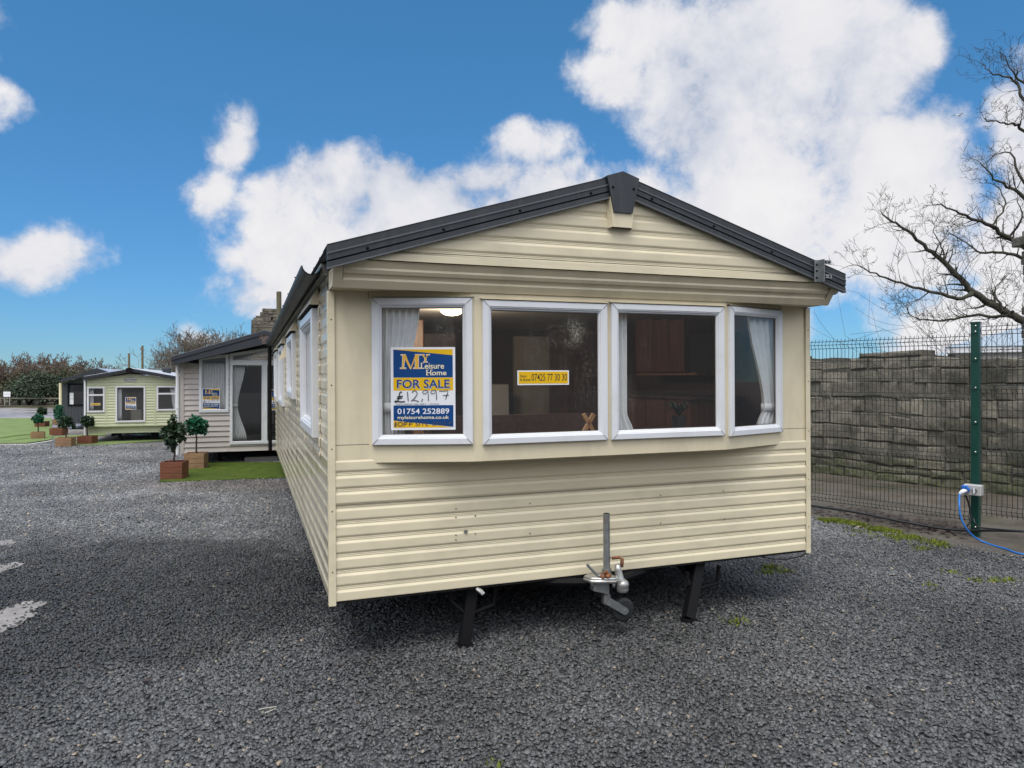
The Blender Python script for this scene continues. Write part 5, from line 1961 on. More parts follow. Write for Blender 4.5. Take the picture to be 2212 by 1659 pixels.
def topiary(kind, cm, lm, label, seed, zc, r, h=.30, w=.37):
    """zc, r: middle height and radius of the (lower) ball of leaves"""
    rr = random.Random(seed)
    t = thing('potted_topiary', label, 'potted plant', group='topiary trees in wooden planters')
    mb = MB()
    hw = w / 2
    nb = 3
    for k in range(nb):                                # three boards a side
        z0, z1 = k * h / nb + .002, (k + 1) * h / nb - .002
        o = rr.uniform(-.003, .003)
        mb.bbox(-hw - o, hw + o, -hw, -hw + .018, z0, z1, .003)
        mb.bbox(-hw - o, hw + o, hw - .018, hw, z0, z1, .003)
        mb.bbox(-hw, -hw + .018, -hw + .019, hw - .019, z0, z1, .003)
        mb.bbox(hw - .018, hw, -hw + .019, hw - .019, z0, z1, .003)
    for sx in (-1, 1):
        for sy in (-1, 1):
            x, y = sx * (hw - .035), sy * (hw - .035)
            mb.box(x - .014, x + .014, y - .014, y + .014, .0, h - .01)
    mb.build('planter', cm, t)
    mb = MB()
    mb.quad((-hw + .02, -hw + .02, h - .04), (hw - .02, -hw + .02, h - .04), (hw - .02, hw - .02, h - .04), (-hw + .02, hw - .02, h - .04))
    mb.build('soil', M['soil'], t, fix=False)
    mb = MB()
    top = zc + r * (1.6 if kind == 'double' else .3)
    pts = [(rr.uniform(-.010, .010), rr.uniform(-.010, .010), h - .05 + (top - h) * i / 7) for i in range(8)]
    mb.tube(pts, [.019 - .001 * i for i in range(8)], 7)
    for _ in range(9):
        a = rr.uniform(0, 2 * math.pi)
        mb.tube([pts[5], (pts[5][0] + r * .7 * math.cos(a), pts[5][1] + r * .7 * math.sin(a), pts[5][2] + r * rr.uniform(.1, .9))], [.007, .003], 4)
    mb.build('stem', M['stem'], t)
    mb = MB()
    lf = .38 * r
    if kind == 'cone':
        leaf_blob(mb, (0, 0, zc), r, 760, lf, rr, (1, 1, 1.05))
        leaf_blob(mb, (-r * .1, 0, zc + r * 1.05), r * .42, 90, lf * .8, rr, (.8, .8, 1.7))
        leaf_blob(mb, (-r * .2, -r * .2, zc - r * 1.05), r * .45, 70, lf * .9, rr, (1.2, 1.2, 1))
        leaf_blob(mb, (-r * .1, 0, zc - r * 1.5), r * .22, 14, lf * .9, rr, (1, 1, 1.4))
    elif kind == 'ball':
        leaf_blob(mb, (0, 0, zc), r, 820, lf, rr, (1.05, 1.05, .92))
        leaf_blob(mb, (r * .75, 0, zc - r * .7), r * .32, 26, lf, rr, (1, 1, .8))
    elif kind == 'double':
        leaf_blob(mb, (0, 0, zc), r, 480, lf, rr)
        leaf_blob(mb, (.01, 0, zc + r * 1.5), r * .88, 420, lf, rr)
        leaf_blob(mb, (r * .4, 0, zc - r * 1.1), r * .35, 26, lf, rr)
    else:
        leaf_blob(mb, (0, 0, zc), r, 640, lf, rr, (1.1, 1.1, .95))
        leaf_blob(mb, (r * .95, 0, zc - r * .7), r * .4, 44, lf, rr, (1.2, 1, .8))
        leaf_blob(mb, (-r * .9, 0, zc - r * .6), r * .4, 44, lf, rr)
    mb.build('crown', lm, t, fix=False)
    return t


def put(t, u, v, rz, sc=1.0):
    g = ground(u, v)
    g = g + Vector((g.x, g.y, 0)).normalized() * .17
    t.location = (g.x, g.y, 0.012)
    t.rotation_euler = (0, 0, rz)
    t.scale = (sc, sc, sc)


t1 = topiary('cone', M['crate_red'], M['leaf_dark'], 'dark laurel topiary with pointed top in a red brown planter nearest the gravel', 31, .80, .205)
put(t1, 377, 1037, R(8))
t2 = topiary('ball', M['crate_tan'], M['leaf_bright'], 'bright green ball topiary in a pale planter before the taupe caravan', 32, .83, .20)
put(t2, 424, 1014, R(10))
t3 = topiary('bush', M['crate_tan'], M['leaf_dark'], 'dark bushy topiary in the orange brown planter left of the green caravan', 33, .63, .17, .22)
put(t3, 142, 965, R(14))
t4 = topiary('ball', M['crate_red'], M['leaf_dark'], 'dark ball topiary in a red planter before the green caravan', 34, .60, .165, .21)
put(t4, 189, 960, R(6))
t5 = topiary('ball', M['crate_tan'], M['leaf_bright'], 'small green ball topiary in the turned planter on the turf', 35, .58, .145, .20, .33)
put(t5, 82, 949, R(28))
t6 = topiary('double', M['crate_red'], M['leaf_bright'], 'green topiary with two stacked balls in a dark red planter', 36, .60, .145, .22)
put(t6, 127, 941, R(5))
t7 = dup(t4, t4.location, 0, 'far dark ball topiary standing on the turf behind the turned planter')
put(t7, 91, 923, R(8), .95)
t8 = dup(t3, t3.location, 0, 'far dark bushy topiary half hidden behind the stacked ball one')
put(t8, 126, 917, R(20), .9)

# ------------------------------------------------------------------ turf mats
def turf(name, pts, z, th, m, label, seed):
    """mat with a soft wavy edge and some unevenness"""
    rr = random.Random(seed)
    n = len(pts)
    fine = []
    for i in range(n):
        a, b = Vector((pts[i][0], pts[i][1])), Vector((pts[(i + 1) % n][0], pts[(i + 1) % n][1]))
        k = max(2, int((b - a).length / .35))
        for j in range(k):
            q = a + (b - a) * j / k
            fine.append((q.x + rr.uniform(-.03, .03), q.y + rr.uniform(-.03, .03)))
    mb = MB()
    mb.extrude([(x, y, z) for (x, y) in fine], (0, 0, th))
    o = mb.build(name, m)
    return tag(o, label, 'turf mat', 'artificial turf mats')


turf('turf_mat', mat_near_pts, .003, .018, M['turf_near'], 'bright green turf mat in front of the taupe caravan', 1)
turf('turf_mat', [ground(-420, 961), ground(-100, 960), ground(0, 959), ground(60, 958), ground(108, 951), ground(113, 940), ground(111, 920), ground(112, 904), ground(0, 904), ground(-420, 904)], .006, .016, M['turf_far'],
     'wide pale green turf mat left of the planters', 2)
turf('turf_mat', [ground(150, 963), ground(240, 961), ground(372, 951), ground(372, 945), ground(240, 953), ground(160, 955)], .006, .014, M['turf_far'], 'narrow strip of turf along the foot of the green caravan', 3)
turf('turf_mat', [ground(116, 949), ground(190, 944), ground(230, 941), ground(228, 937), ground(180, 940), ground(112, 944)], .006, .014, M['turf_far'], 'thin turf strip behind the front planters by the car park', 4)
# the rucked fold of loose turf
for k, (pts_, hh, lab) in enumerate((([(-60, 951), (0, 949), (25, 945), (50, 942), (75, 940), (92, 939)], .05, 'rolled dark fold of loose turf across the pale turf mat'),
                                     ([(0, 955), (35, 952), (65, 948)], .03, 'smaller dark ruck of turf in front of the long fold'))):
    mb = MB()
    P = [ground(u, v) for (u, v) in pts_]
    P = [Vector((p.x, p.y, .015)) for p in P]
    mb.tube(P, [hh * .6] + [hh] * (len(P) - 2) + [hh * .5], 8)
    o = mb.build('turf_fold', M['turf_far'], None, smooth=True)
    tag(o, lab, 'turf fold', 'folds of loose turf')
mb = MB()
P = [ground(u, v) for (u, v) in ((-200, 963), (0, 962), (60, 961), (90, 957), (112, 953))]
for a, b in zip(P, P[1:]):
    n_ = Vector((-(b - a).y, (b - a).x, 0)).normalized() * .05
    mb.extrude([a + n_, b + n_, b - n_, a - n_], (0, 0, .02))
M['edging'] = mat('pale edging', (0.5, 0.48, 0.45), rough=0.8, var=0.2)
tag(mb.build('edging_strip', M['edging']), 'pale stone edging along the front of the turf', 'edging')

# ------------------------------------------------------------------ stone walls
def stone_mat(name, c1, c2, moss, moss_z, wet=0.0):
    m = bpy.data.materials.new(name)
    m.use_nodes = True
    N = NT(m.node_tree)
    b = N.n['Principled BSDF']
    tc = N.new('ShaderNodeTexCoord').outputs['Object']
    g = N.new('ShaderNodeNewGeometry').outputs['Random Per Island']
    n = N.noise(tc, 9, 8, 0.7)
    c = N.mix(N.maprange(n, 0.3, 0.7), c1, c2)
    nd = N.new('ShaderNodeVectorMath', operation='SCALE')
    N.l.new(c, nd.inputs[0])
    N.put(nd.inputs['Scale'], N.maprange(g, 0, 1, 0.65, 1.25))
    c = nd.outputs[0]
    stain = N.noise(tc, 1.3, 7, 0.65)
    c = N.mix(N.maprange(stain, 0.44, 0.60, 0.0, 0.85), c, (c1[0] * .35, c1[1] * .36, c1[2] * .33))
    sep = N.new('ShaderNodeSeparateXYZ')
    N.l.new(tc, sep.inputs[0])
    zz = N.math('ADD', sep.outputs[2], N.math('MULTIPLY', N.math('SUBTRACT', N.noise(tc, 2.4, 6, 0.6), 0.5), 1.4))
    mk = N.maprange(zz, moss_z, moss_z - .55, 0.0, 0.8)
    mk = N.math('MULTIPLY', mk, N.maprange(N.noise(tc, 14, 5, 0.6), 0.3, 0.6))
    c = N.mix(mk, c, moss)
    # lichen specks
    sp = N.maprange(N.noise(tc, 38, 3, 0.6), 0.66, 0.74, 0.0, 0.6)
    c = N.mix(sp, c, (0.30, 0.29, 0.26))
    N.put(b.inputs['Base Color'], c)
    b.inputs['Roughness'].default_value = 0.85
    bp = N.new('ShaderNodeBump')
    bp.inputs['Strength'].default_value = 1.0
    bp.inputs['Distance'].default_value = 0.04
    N.put(bp.inputs['Height'], N.math('ADD', N.noise(tc, 13, 10, 0.72), N.math('MULTIPLY', N.noise(tc, 55, 4, 0.6), 0.4)))
    N.l.new(bp.outputs[0], b.inputs['Normal'])
    return m


M['stone'] = stone_mat('old wet wall stone', (0.140, 0.127, 0.097), (0.285, 0.260, 0.205), (0.085, 0.105, 0.030), .55)
M['ruin'] = stone_mat('ruin stone', (0.12, 0.105, 0.082), (0.24, 0.215, 0.17), (0.12, 0.12, 0.05), .2)
M['mortar'] = mat('dark mortar', (0.060, 0.056, 0.043), (0.15, 0.138, 0.108), rough=0.95, scale=5, bump=0.03, bscale=30)


def stone_wall(name, label, cat, P, d, length, top, thick, m, seed, rows=(.13, .27), lens=(.20, .58), holes=(), zfoot=0.0, smin=None, wobble=.014, rough=1.0):
    """irregular courses of separate bevelled stones on a mortar core; out faces the yard"""
    rr = random.Random(seed)
    P = Vector(P)
    d = Vector(d).normalized()
    out = Vector((d.y, -d.x, 0))
    if out.dot(P) > 0:
        out = -out
    mb = MB()
    z = zfoot
    zmax = max(top(s * length / 60) for s in range(61))
    def skip(a, b, c, e):
        for (h0, h1, h2, h3) in holes:
            if a < h1 and b > h0 and c < h3 and e > h2:
                return True
        return False
    while z < zmax:
        h = rr.uniform(*rows)
        s = -rr.uniform(0, .2)
        while s < length:
            ln = rr.uniform(*lens)
            a, b = s + .003, min(s + ln - .003, length)
            a = max(a, 0)
            s += ln
            if b - a < .03:
                continue
            t = min(top(a), top(b))
            z0, z1 = z + rr.uniform(0, .008), z + h - rr.uniform(.0, .012)
            if rr.random() < .16:
                z1 -= h * rr.uniform(.05, .25)
            if z0 > t - .04:
                continue
            z1 = min(z1, t)
            if z1 - z0 < (.08 if z1 > t - .05 else .03):
                continue
            for (h0, h1, h2, h3) in holes:
                if a < h1 and b > h0 and z0 < h3 and z1 > h2:
                    if h0 - a > b - h1:
                        b = h0
                    else:
                        a = h1
            if b - a < .04:
                continue
            pr = rr.uniform(-.008, .028)
            bv = .016
            def q(ss, zz, o):
                p = P + d * ss + out * o
                return (p.x, p.y, zz + wob(ss, zz))
            j = lambda k=.012: rr.uniform(-k, k)
            c4 = [(a, z0), (b, z0), (b, z1), (a, z1)]
            c4 = [(x + j(.016 * rough), y + j(.016 * rough)) for (x, y) in c4]
            cs, cz = (a + b) / 2, (z0 + z1) / 2
            wob = lambda ss, zz: 0.0 if zz < zfoot + .05 else wobble * (math.sin(ss * 2.3 + zz * 1.9 + seed) + .6 * math.sin(ss * 5.9 - zz * 3.1))
            inner = [(x + (bv if x < cs else -bv) + j(.006), y + (bv if y < cz else -bv) + j(.006)) for (x, y) in c4]
            vs = [q(x, y, -.03) for (x, y) in c4] + [q(x, y, pr + .008) for (x, y) in c4] + [q(x, y, pr + .024 + j(.010)) for (x, y) in inner]
            vs.append(q(cs + j(.03), cz + j(.02), pr + .032 + j(.012)))
            fs = []
            for i in range(4):
                i2 = (i + 1) % 4
                fs += [(i, i2, 4 + i2, 4 + i), (4 + i, 4 + i2, 8 + i2, 8 + i), (8 + i, 8 + i2, 12)]
            if z1 > t - .08:
                p = [q(x, y, -thick) for (x, y) in c4]
                o_ = len(vs)
                vs += p
                fs += [(3, 2, o_ + 2, o_ + 3), (2, 1, o_ + 1, o_ + 2), (0, 3, o_ + 3, o_)]
            mb.add(vs, fs, 0)
        z += h
    # core
    n = max(2, int(length / .11))
    for i in range(n):
        a, b = length * i / n, length * (i + 1) / n
        t = min(top(a + .001), top(b - .001)) - .05
        zz = [(zfoot, t)]
        if smin:
            zs = zfoot
            while zs < t and smin(zs) > a:
                zs += .1
            # stepped end: the core exists only where smin(z) <= a
            top_ok = zfoot
            while top_ok < t and smin(top_ok) <= a:
                top_ok += .05
            zz = [(zfoot, min(t, top_ok))]
        for (h0, h1, h2, h3) in holes:
            if a < h1 and b > h0:
                zz = [(zfoot, h2 - .01), (h3 + .01, zz[0][1])]
        for (zl, zh) in zz:
            if zh - zl > .03:
                p = [P + d * a + out * .012, P + d * b + out * .012, P + d * b - out * thick, P + d * a - out * thick]
                mb.extrude([(x.x, x.y, zl) for x in p], (0, 0, zh - zl), 1)
    o = mb.build(name, [m, M['mortar']], None)
    return tag(o, label, cat)


rtop = random.Random(5)
tops = [rtop.uniform(-.05, .05) for _ in range(80)]
def wall_top(s):
    base = 2.20
    i = min(int(s * 3), 78)
    t = s * 3 - i
    v = tops[i] * (1 - t) + tops[i + 1] * t
    x = s
    if 1.0 < s < 1.75:
        base = 2.05
    if s < 0.9:
        base = 2.22
    return base + v
W0 = WP - WD * 2.0
stone_wall('stone_wall', 'old dark rubble stone wall green with moss at its foot behind the mesh fence', 'wall', W0, WD, 13.0, lambda s: wall_top(abs(s - 1.0)), .45, M['stone'], 8)
mb = MB()                                              # damp ledge at the wall foot
# stone pillar at the right edge
PX0 = (2203 - U0) / F_PX * 11.45
def pillar():
    t = thing('stone_pillar', 'tall dark stone pillar with a ledge rising beside the wall at the right edge', 'pillar', (PX0 + .33, 11.08, 0))
    mb = MB()
    rr = random.Random(12)
    z = 0.0
    zt = CAM_H + (V0 - 440) / F_PX * 10.75
    zl0, zl1 = CAM_H + (V0 - 516) / F_PX * 10.75, CAM_H + (V0 - 494) / F_PX * 10.75
    while z < zt:
        h = rr.uniform(.10, .17)
        if z < zl0 < z + h:
            h = zl0 - z
        w = .33 + rr.uniform(-.02, .015)
        if abs(z - zl0) < .01:
            h = zl1 - zl0
            w = .43
        if z > zl1:
            w -= .02
        for k in range(2):
            a, b = (-w, rr.uniform(-.1, .1)) if k == 0 else (b + .006, w)
            mb.bbox(a, b, -w, w, z + .003, min(z + h, zt) - .004, .014)
        z += h
    mb.build('shaft', M['stone'], t)
    mb = MB()
    leaf_blob(mb, (-.2, -.35, zl1 + .02), .14, 120, .06, rr, (1.4, .8, .35))
    mb.build('moss', M['moss'], t, fix=False)
pillar()

# ruined tower behind the taupe caravan
RY = 36.0
def rz(v):
    return CAM_H + (V0 - v) / F_PX * RY
rx0 = (543 - U0) / F_PX * RY
def ruin_top(s):
    u = 543 + s / RY * F_PX
    if u < 546: return rz(690)
    if u < 552: return rz(684)
    if u < 560: return rz(680)
    if u < 562: return rz(672)
    return rz(665) - .02 * (s - .4)
hx0, hx1 = (585.5 - U0) / F_PX * RY - rx0, (589.5 - U0) / F_PX * RY - rx0
stone_wall('ruined_tower', 'ruined stone tower with a stepped edge and a small square hole', 'ruin', (rx0, RY, 0), (1, 0, 0), 5.5, ruin_top, .9, M['ruin'], 17, rows=(.12, .22), lens=(.2, .5),
           holes=[(hx0, hx1, rz(692), rz(685))])

# ------------------------------------------------------------------ mesh fence
M['fence_green'] = mat('dark green powder coat', (0.004, 0.050, 0.036), rough=0.38, var=0.1, scale=6)
M['wire'] = mat('dark green wire', (0.010, 0.020, 0.016), rough=0.55, var=0.2)
M['bolt'] = mat('bright bolt', (0.5, 0.52, 0.5), rough=0.35, metal=0.7)
fence = thing('mesh_fence', 'green welded mesh fence with a square post in front of the stone wall', 'fence', FP, (0, 0, math.atan2(FD.y, FD.x)))
# local: x along the fence (away from camera), y = left of it (towards the yard is +y here)
def fence_panel(x0, x1, zb, zt):
    mb = MB()
    r = .0034
    ys = .0
    fold = [zt - .075, zt - .72, zt - 1.40, zt - 2.04]
    def vert(x):
        pts = [(x, ys, zt)]
        for f in fold:
            pts += [(x, ys, f + .045), (x, ys + .034, f), (x, ys, f - .045)]
        pts.append((x, ys, zb))
        mb.tube(pts, r, 4, cap=False)
    n = int((x1 - x0) / .047)
    for i in range(n + 1):
        vert(x0 + (x1 - x0) * i / n)
    hz = set()
    for f in fold:
        for (dz, dy) in ((.045, 0), (0, .034), (-.045, 0)):
            mb.tube([(x0, ys + dy - .006, f + dz), (x1, ys + dy - .006, f + dz)], r * 1.1, 4)
    for a, b in zip(fold, fold[1:] + [zb - .1]):
        gap = a - b
        for k in (1, 2):
            z = a - gap * k / 3
            if z > zb + .02:
                mb.tube([(x0, ys - .006, z), (x1, ys - .006, z)], r * 1.1, 4)
    return mb.build('wire_panel', M['wire'], fence, fix=False)
def fence_post(x):
    mb = MB()
    mb.bbox(x - .04, x + .04, -.045, .035, -.02, 2.38, .006)
    mb.box(x - .046, x + .046, -.051, .041, 2.375, 2.39)
    for z in (2.28, 1.98, 1.66, 1.28, .95, .50, .12):
        mb.box(x - .03, x + .03, .034, .043, z - .022, z + .022)
    p = mb.build('post', M['fence_green'], fence)
    for z in (2.345, 2.28, 1.98, 1.66, 1.28, .95, .50, .12):
        mb = MB()
        mb.ball((x - .012, .044, z), .010, 8, 5)
        mb.build('bolt', M['bolt'], p)
for x in (-2.5, 0, 2.5, 5.0):
    fence_post(x)
fence_panel(.06, 2.44, .17, 2.265)
fence_panel(2.56, 4.94, .17, 2.265)
fence_panel(-2.44, -.06, .25, 2.365)

# power socket on the post with plug and blue cable
M['socket'] = mat('grey plastic box', (0.46, 0.46, 0.45), rough=0.4, var=0.05)
M['blue_plug'] = mat('blue plug', (0.015, 0.14, 0.52), rough=0.35, var=0.1)
M['blue_cable'] = mat('blue cable', (0.02, 0.17, 0.55), rough=0.35, var=0.08)
M['black_cable'] = mat('black cable', (0.012, 0.013, 0.015), rough=0.4, var=0.2)
SY_ = 7.80
def sp(u, v, y=SY_):
    return at(u, v, y)
a, b = sp(2083, 1070), sp(2120, 1047)
SOCK_YAW = math.atan2(-FD.y, -FD.x)
sock = thing('power_socket', 'grey outdoor power socket box with blue plug fixed to the green fence post', 'socket', ((a.x + b.x) / 2, SY_, a.z), (0, 0, SOCK_YAW))
sw, sh = .172, (b.z - a.z)
mb = MB()
mb.bbox(-sw / 2, sw / 2, -.03, .065, 0, sh, .008)
mb.build('box', M['socket'], sock)
mb = MB()
mb.tube([(.025, -.029, sh * .5), (.025, -.042, sh * .5)], .026, 16, 1)
mb.box(.018, .032, -.056, -.041, sh * .25, sh * .75, 0)
mb.build('switch', [M['sign_white'], M['galv']], sock)
mb = MB()
c = Vector((-.045, -.03, sh * .55))
mb.tube([c, c + Vector((-.008, -.03, -.004))], .032, 14)
mb.bbox(c.x - .045, c.x + .012, c.y - .055, c.y - .01, c.z + .002, c.z + .045, .008)
mb.build('plug', M['blue_plug'], sock)
mb = MB()
mb.tube([c + Vector((-.008, -.028, -.006)), c + Vector((-.035, -.065, -.03)), c + Vector((-.05, -.075, -.05))], [.026, .022, .014], 12)
mb.build('plug_sleeve', M['sign_white'], sock)
def smooth_path(pts, n=8):
    pts = [Vector(p) for p in pts]
    res = []
    for i in range(len(pts) - 1):
        p0, p1, p2, p3 = pts[max(i - 1, 0)], pts[i], pts[i + 1], pts[min(i + 2, len(pts) - 1)]
        for k in range(n):
            t = k / n
            res.append(.5 * ((2 * p1) + (p2 - p0) * t + (2 * p0 - 5 * p1 + 4 * p2 - p3) * t * t + (3 * p1 - p0 - 3 * p2 + p3) * t ** 3))
    res.append(pts[-1])
    return res
def cable(name, label, pts, r, m):
    mb = MB()
    mb.tube(smooth_path(pts), r, 8)
    return tag(mb.build(name, m, None, smooth=True), label, 'cable', 'cables along the fence')
pstart = Matrix.Translation(sock.location) @ Matrix.Rotation(SOCK_YAW, 4, 'Z') @ (c + Vector((-.05, -.075, -.05)))
g1, g2, g3 = ground(2128, 1172, .02), ground(2170, 1185, .02), ground(2240, 1201, .02)
cable('power_cable', 'blue power cable hanging from the plug and running over the ground', [pstart, at(2072, 1085, 7.66), at(2075, 1115, 7.62), at(2086, 1140, 7.60), at(2105, 1160, 7.62), g1, g2, g3, g3 + Vector((1.0, -.25, 0)), g3 + Vector((3.0, -.9, 0)), g3 + Vector((6.0, -2.6, 0))], .0095, M['blue_cable'])
off = -FN * .06
def fl(u, v):
    """point above the fence foot line"""
    d2 = Vector(((u - U0) / F_PX, 1))
    o = FP + off
    # solve d2*t on the line o + FD*s
    den = d2.x * FD.y - d2.y * FD.x
    t = (o.x * FD.y - o.y * FD.x) / den
    return Vector((d2.x * t, t, max(.02, CAM_H - (v - V0) / F_PX * t)))
cable('mains_cable', 'thick black cable running along the foot of the mesh fence', [fl(1700, 1085), fl(1757, 1093), fl(1850, 1107), fl(1950, 1127), fl(2030, 1141), fl(2090, 1146), fl(2150, 1146), fl(2215, 1148), fl(2300, 1155)], .014, M['black_cable'])
cable('mains_cable', 'thin black cable dropping behind the socket box down the post', [at(2086, 1070, 7.86), at(2093, 1090, 7.86), at(2097, 1115, 7.85), at(2094, 1130, 7.84), at(2082, 1143, 7.85)], .010, M['black_cable'])
cable('mains_cable', 'black cable curling out from the post foot to the right', [at(2103, 1120, 7.86), at(2106, 1130, 7.83), at(2116, 1139, 7.82), at(2150, 1143, 7.7), at(2215, 1149, 7.45)], .009, M['black_cable'])

# moss, dead leaves
def moss():
    mb = MB()
    rr = random.Random(77)
    def tuft(x, y, k):
        for _ in range(k):
            a = rr.uniform(0, 2 * math.pi)
            px, py = x + rr.gauss(0, .035), y + rr.gauss(0, .035)
            h = rr.uniform(.012, .034)
            w = rr.uniform(.004, .010)
            lx, ly = rr.uniform(-.02, .02), rr.uniform(-.02, .02)
            mb.add([(px - w * math.cos(a), py - w * math.sin(a), .012), (px + w * math.cos(a), py + w * math.sin(a), .012), (px + lx, py + ly, .012 + h)], [(0, 1, 2)])
    def band(p, q, n, wd, k):
        for _ in range(n):
            t = rr.random()
            u, v = p[0] + (q[0] - p[0]) * t, p[1] + (q[1] - p[1]) * t
            g = ground(u + rr.gauss(0, wd), v + rr.gauss(0, wd * .3))
            tuft(g.x, g.y, k)
    band((1778, 1125), (1835, 1132), 60, 5, 22)
    band((1835, 1133), (1868, 1138), 26, 5, 18)
    band((1885, 1144), (1935, 1153), 55, 6, 24)
    band((1920, 1160), (1940, 1165), 14, 6, 14)
    band((1950, 1160), (1990, 1167), 22, 5, 16)
    band((2010, 1172), (2045, 1183), 26, 6, 12)
    band((1800, 1138), (2040, 1185), 34, 12, 8)
    for (u, v, n) in ((1662, 1228, 9), (1655, 1240, 5), (1690, 1236, 4), (1590, 1344, 4), (2050, 1240, 3), (2180, 1258, 4), (2150, 1255, 4), (2110, 1258, 3), (1060, 1655, 1), (1990, 1188, 5), (2000, 1270, 2)):
        band((u - 8, v), (u + 8, v), n, 5, 12)
    o = mb.build('moss', M['moss'], None, fix=False)
    tag(o, 'yellow green moss along the edge of the concrete', 'moss', kind='stuff')
moss()
def litter():
    mb = MB()
    rr = random.Random(78)
    def leaf(g, s, z):
        a = rr.uniform(0, 2 * math.pi)
        cx_, sx_ = math.cos(a), math.sin(a)
        pts = [(-1, 0, rr.uniform(-.2, .6)), (-.2, .55, rr.uniform(0, .3)), (.6, .35, rr.uniform(0, .5)), (1, 0, rr.uniform(0, .6)), (.5, -.4, rr.uniform(0, .4)), (-.3, -.5, rr.uniform(0, .4))]
        vs = [(g.x + (x * cx_ - y * sx_) * s, g.y + (x * sx_ + y * cx_) * s, z + zz * s * .6) for (x, y, zz) in pts]
        mb.add(vs, [(0, 1, 2, 3), (0, 3, 4, 5)])
    for _ in range(520):
        t = rr.random()
        u, v = 1840 + (2090 - 1840) * t, 1113 + (1152 - 1113) * t
        leaf(ground(u + rr.gauss(0, 16), v + rr.gauss(0, 8)), rr.uniform(.015, .04), .016 + rr.uniform(0, .03))
    for _ in range(60):
        g = ground(rr.uniform(1756, 1840), rr.uniform(1095, 1118))
        leaf(g, rr.uniform(.015, .035), .016)
    o = mb.build('leaf_litter', M['leaf_litter'], None, fix=False)
    tag(o, 'dead brown leaves lying along the fence foot', 'leaves', kind='stuff')
litter()
# single dead leaves and bits on the gravel
mb_leaf = []
for (u, v, s, lab) in ((316, 1479, .030, 'dark dead leaf lying alone on the gravel at the left'), (735, 1445, .018, 'dark dead leaf on the gravel below the beige caravan corner'), (170, 1447, .022, 'brown dead leaf on the darker gravel patch'), (740, 1279, .022, 'dark dead leaf near the foot of the caravan side')):
    g = ground(u, v)
    mb = MB()
    rr = random.Random(int(u))
    pts = [(-1, 0, .1), (-.3, .5, .25), (.5, .3, .3), (1, .1, .5), (.5, -.35, .2), (-.3, -.4, .1)]
    mb.add([(x * s, y * s, .0 + z * s) for (x, y, z) in pts] + [(x * s, y * s, -.0015 + z * s) for (x, y, z) in pts], [(0, 1, 2, 3), (0, 3, 4, 5), (9, 8, 7, 6), (11, 10, 9, 6)])
    o = mb.build('dead_leaf', M['leaf_litter'])
    o.location = (g.x, g.y, .022)
    o.rotation_euler = (0, 0, rr.uniform(0, 1.2))
    tag(o, lab, 'leaf', 'single dead leaves on the gravel')
mb = MB()
P = [ground(u, v) for (u, v) in ((558, 1543), (575, 1540), (597, 1537), (594, 1542), (584, 1546), (572, 1551))]
mb.tube([Vector((p.x, p.y, .026)) for p in P], .0022, 5)
tag(mb.build('straw', mat('pale straw', (0.5, 0.48, 0.4), rough=.8)), 'bent pale straw lying on the gravel in front', 'straw')

# ------------------------------------------------------------------ bare trees
M['bark'] = mat('dark bark', (0.030, 0.026, 0.019), (0.065, 0.058, 0.042), rough=0.9, scale=5, dirt=(0.06, 0.075, 0.03), dirt_amt=0.6, dscale=3)
M['twig_far'] = mat('brown twigs', (0.105, 0.080, 0.060), (0.19, 0.145, 0.11), rough=0.9, scale=1.5, island=0.3)
M['twig_grey'] = mat('grey brown twigs', (0.085, 0.070, 0.052), (0.15, 0.125, 0.095), rough=0.9, scale=1.5, island=0.3)
M['wood_post'] = mat('weathered round post', (0.095, 0.085, 0.05), (0.18, 0.16, 0.10), rough=0.9, scale=3, stretch=(4, 4, .6), bump=.01, bscale=25)


def twig(mb, p, d, ln, r, lev, rr, curl=.35, up=.10, n=4, dens=1.0, rmin=.0028):
    """a bent shoot with side shoots, recursive"""
    pts, rad = [p], [r]
    dirs = []
    for i in range(n):
        d = (d + Vector((rr.gauss(0, curl), rr.gauss(0, curl), rr.gauss(0, curl) + up))).normalized()
        p = p + d * (ln / n)
        pts.append(p)
        dirs.append(d)
        rad.append(max(r * (1 - .75 * (i + 1) / n), rmin))
    mb.tube(pts, rad, 4 if r > .012 else 3, cap=False)
    if lev <= 0:
        return
    k = max(1, int(rr.uniform(2.2, 4.2) * dens))
    for j in range(k):
        i = rr.randint(1, n) if j else n
        b = pts[i]
        dd = dirs[i - 1]
        s = Vector((rr.gauss(0, 1), rr.gauss(0, 1), rr.gauss(0, 1)))
        s = (s - dd * s.dot(dd)).normalized()
        nd = (dd * rr.uniform(.35, .9) + s * rr.uniform(.5, 1.0)).normalized()
        twig(mb, b, nd, ln * rr.uniform(.45, .75), max(rad[i] * .75, rmin), lev - 1, rr, curl, up, n, dens, rmin)


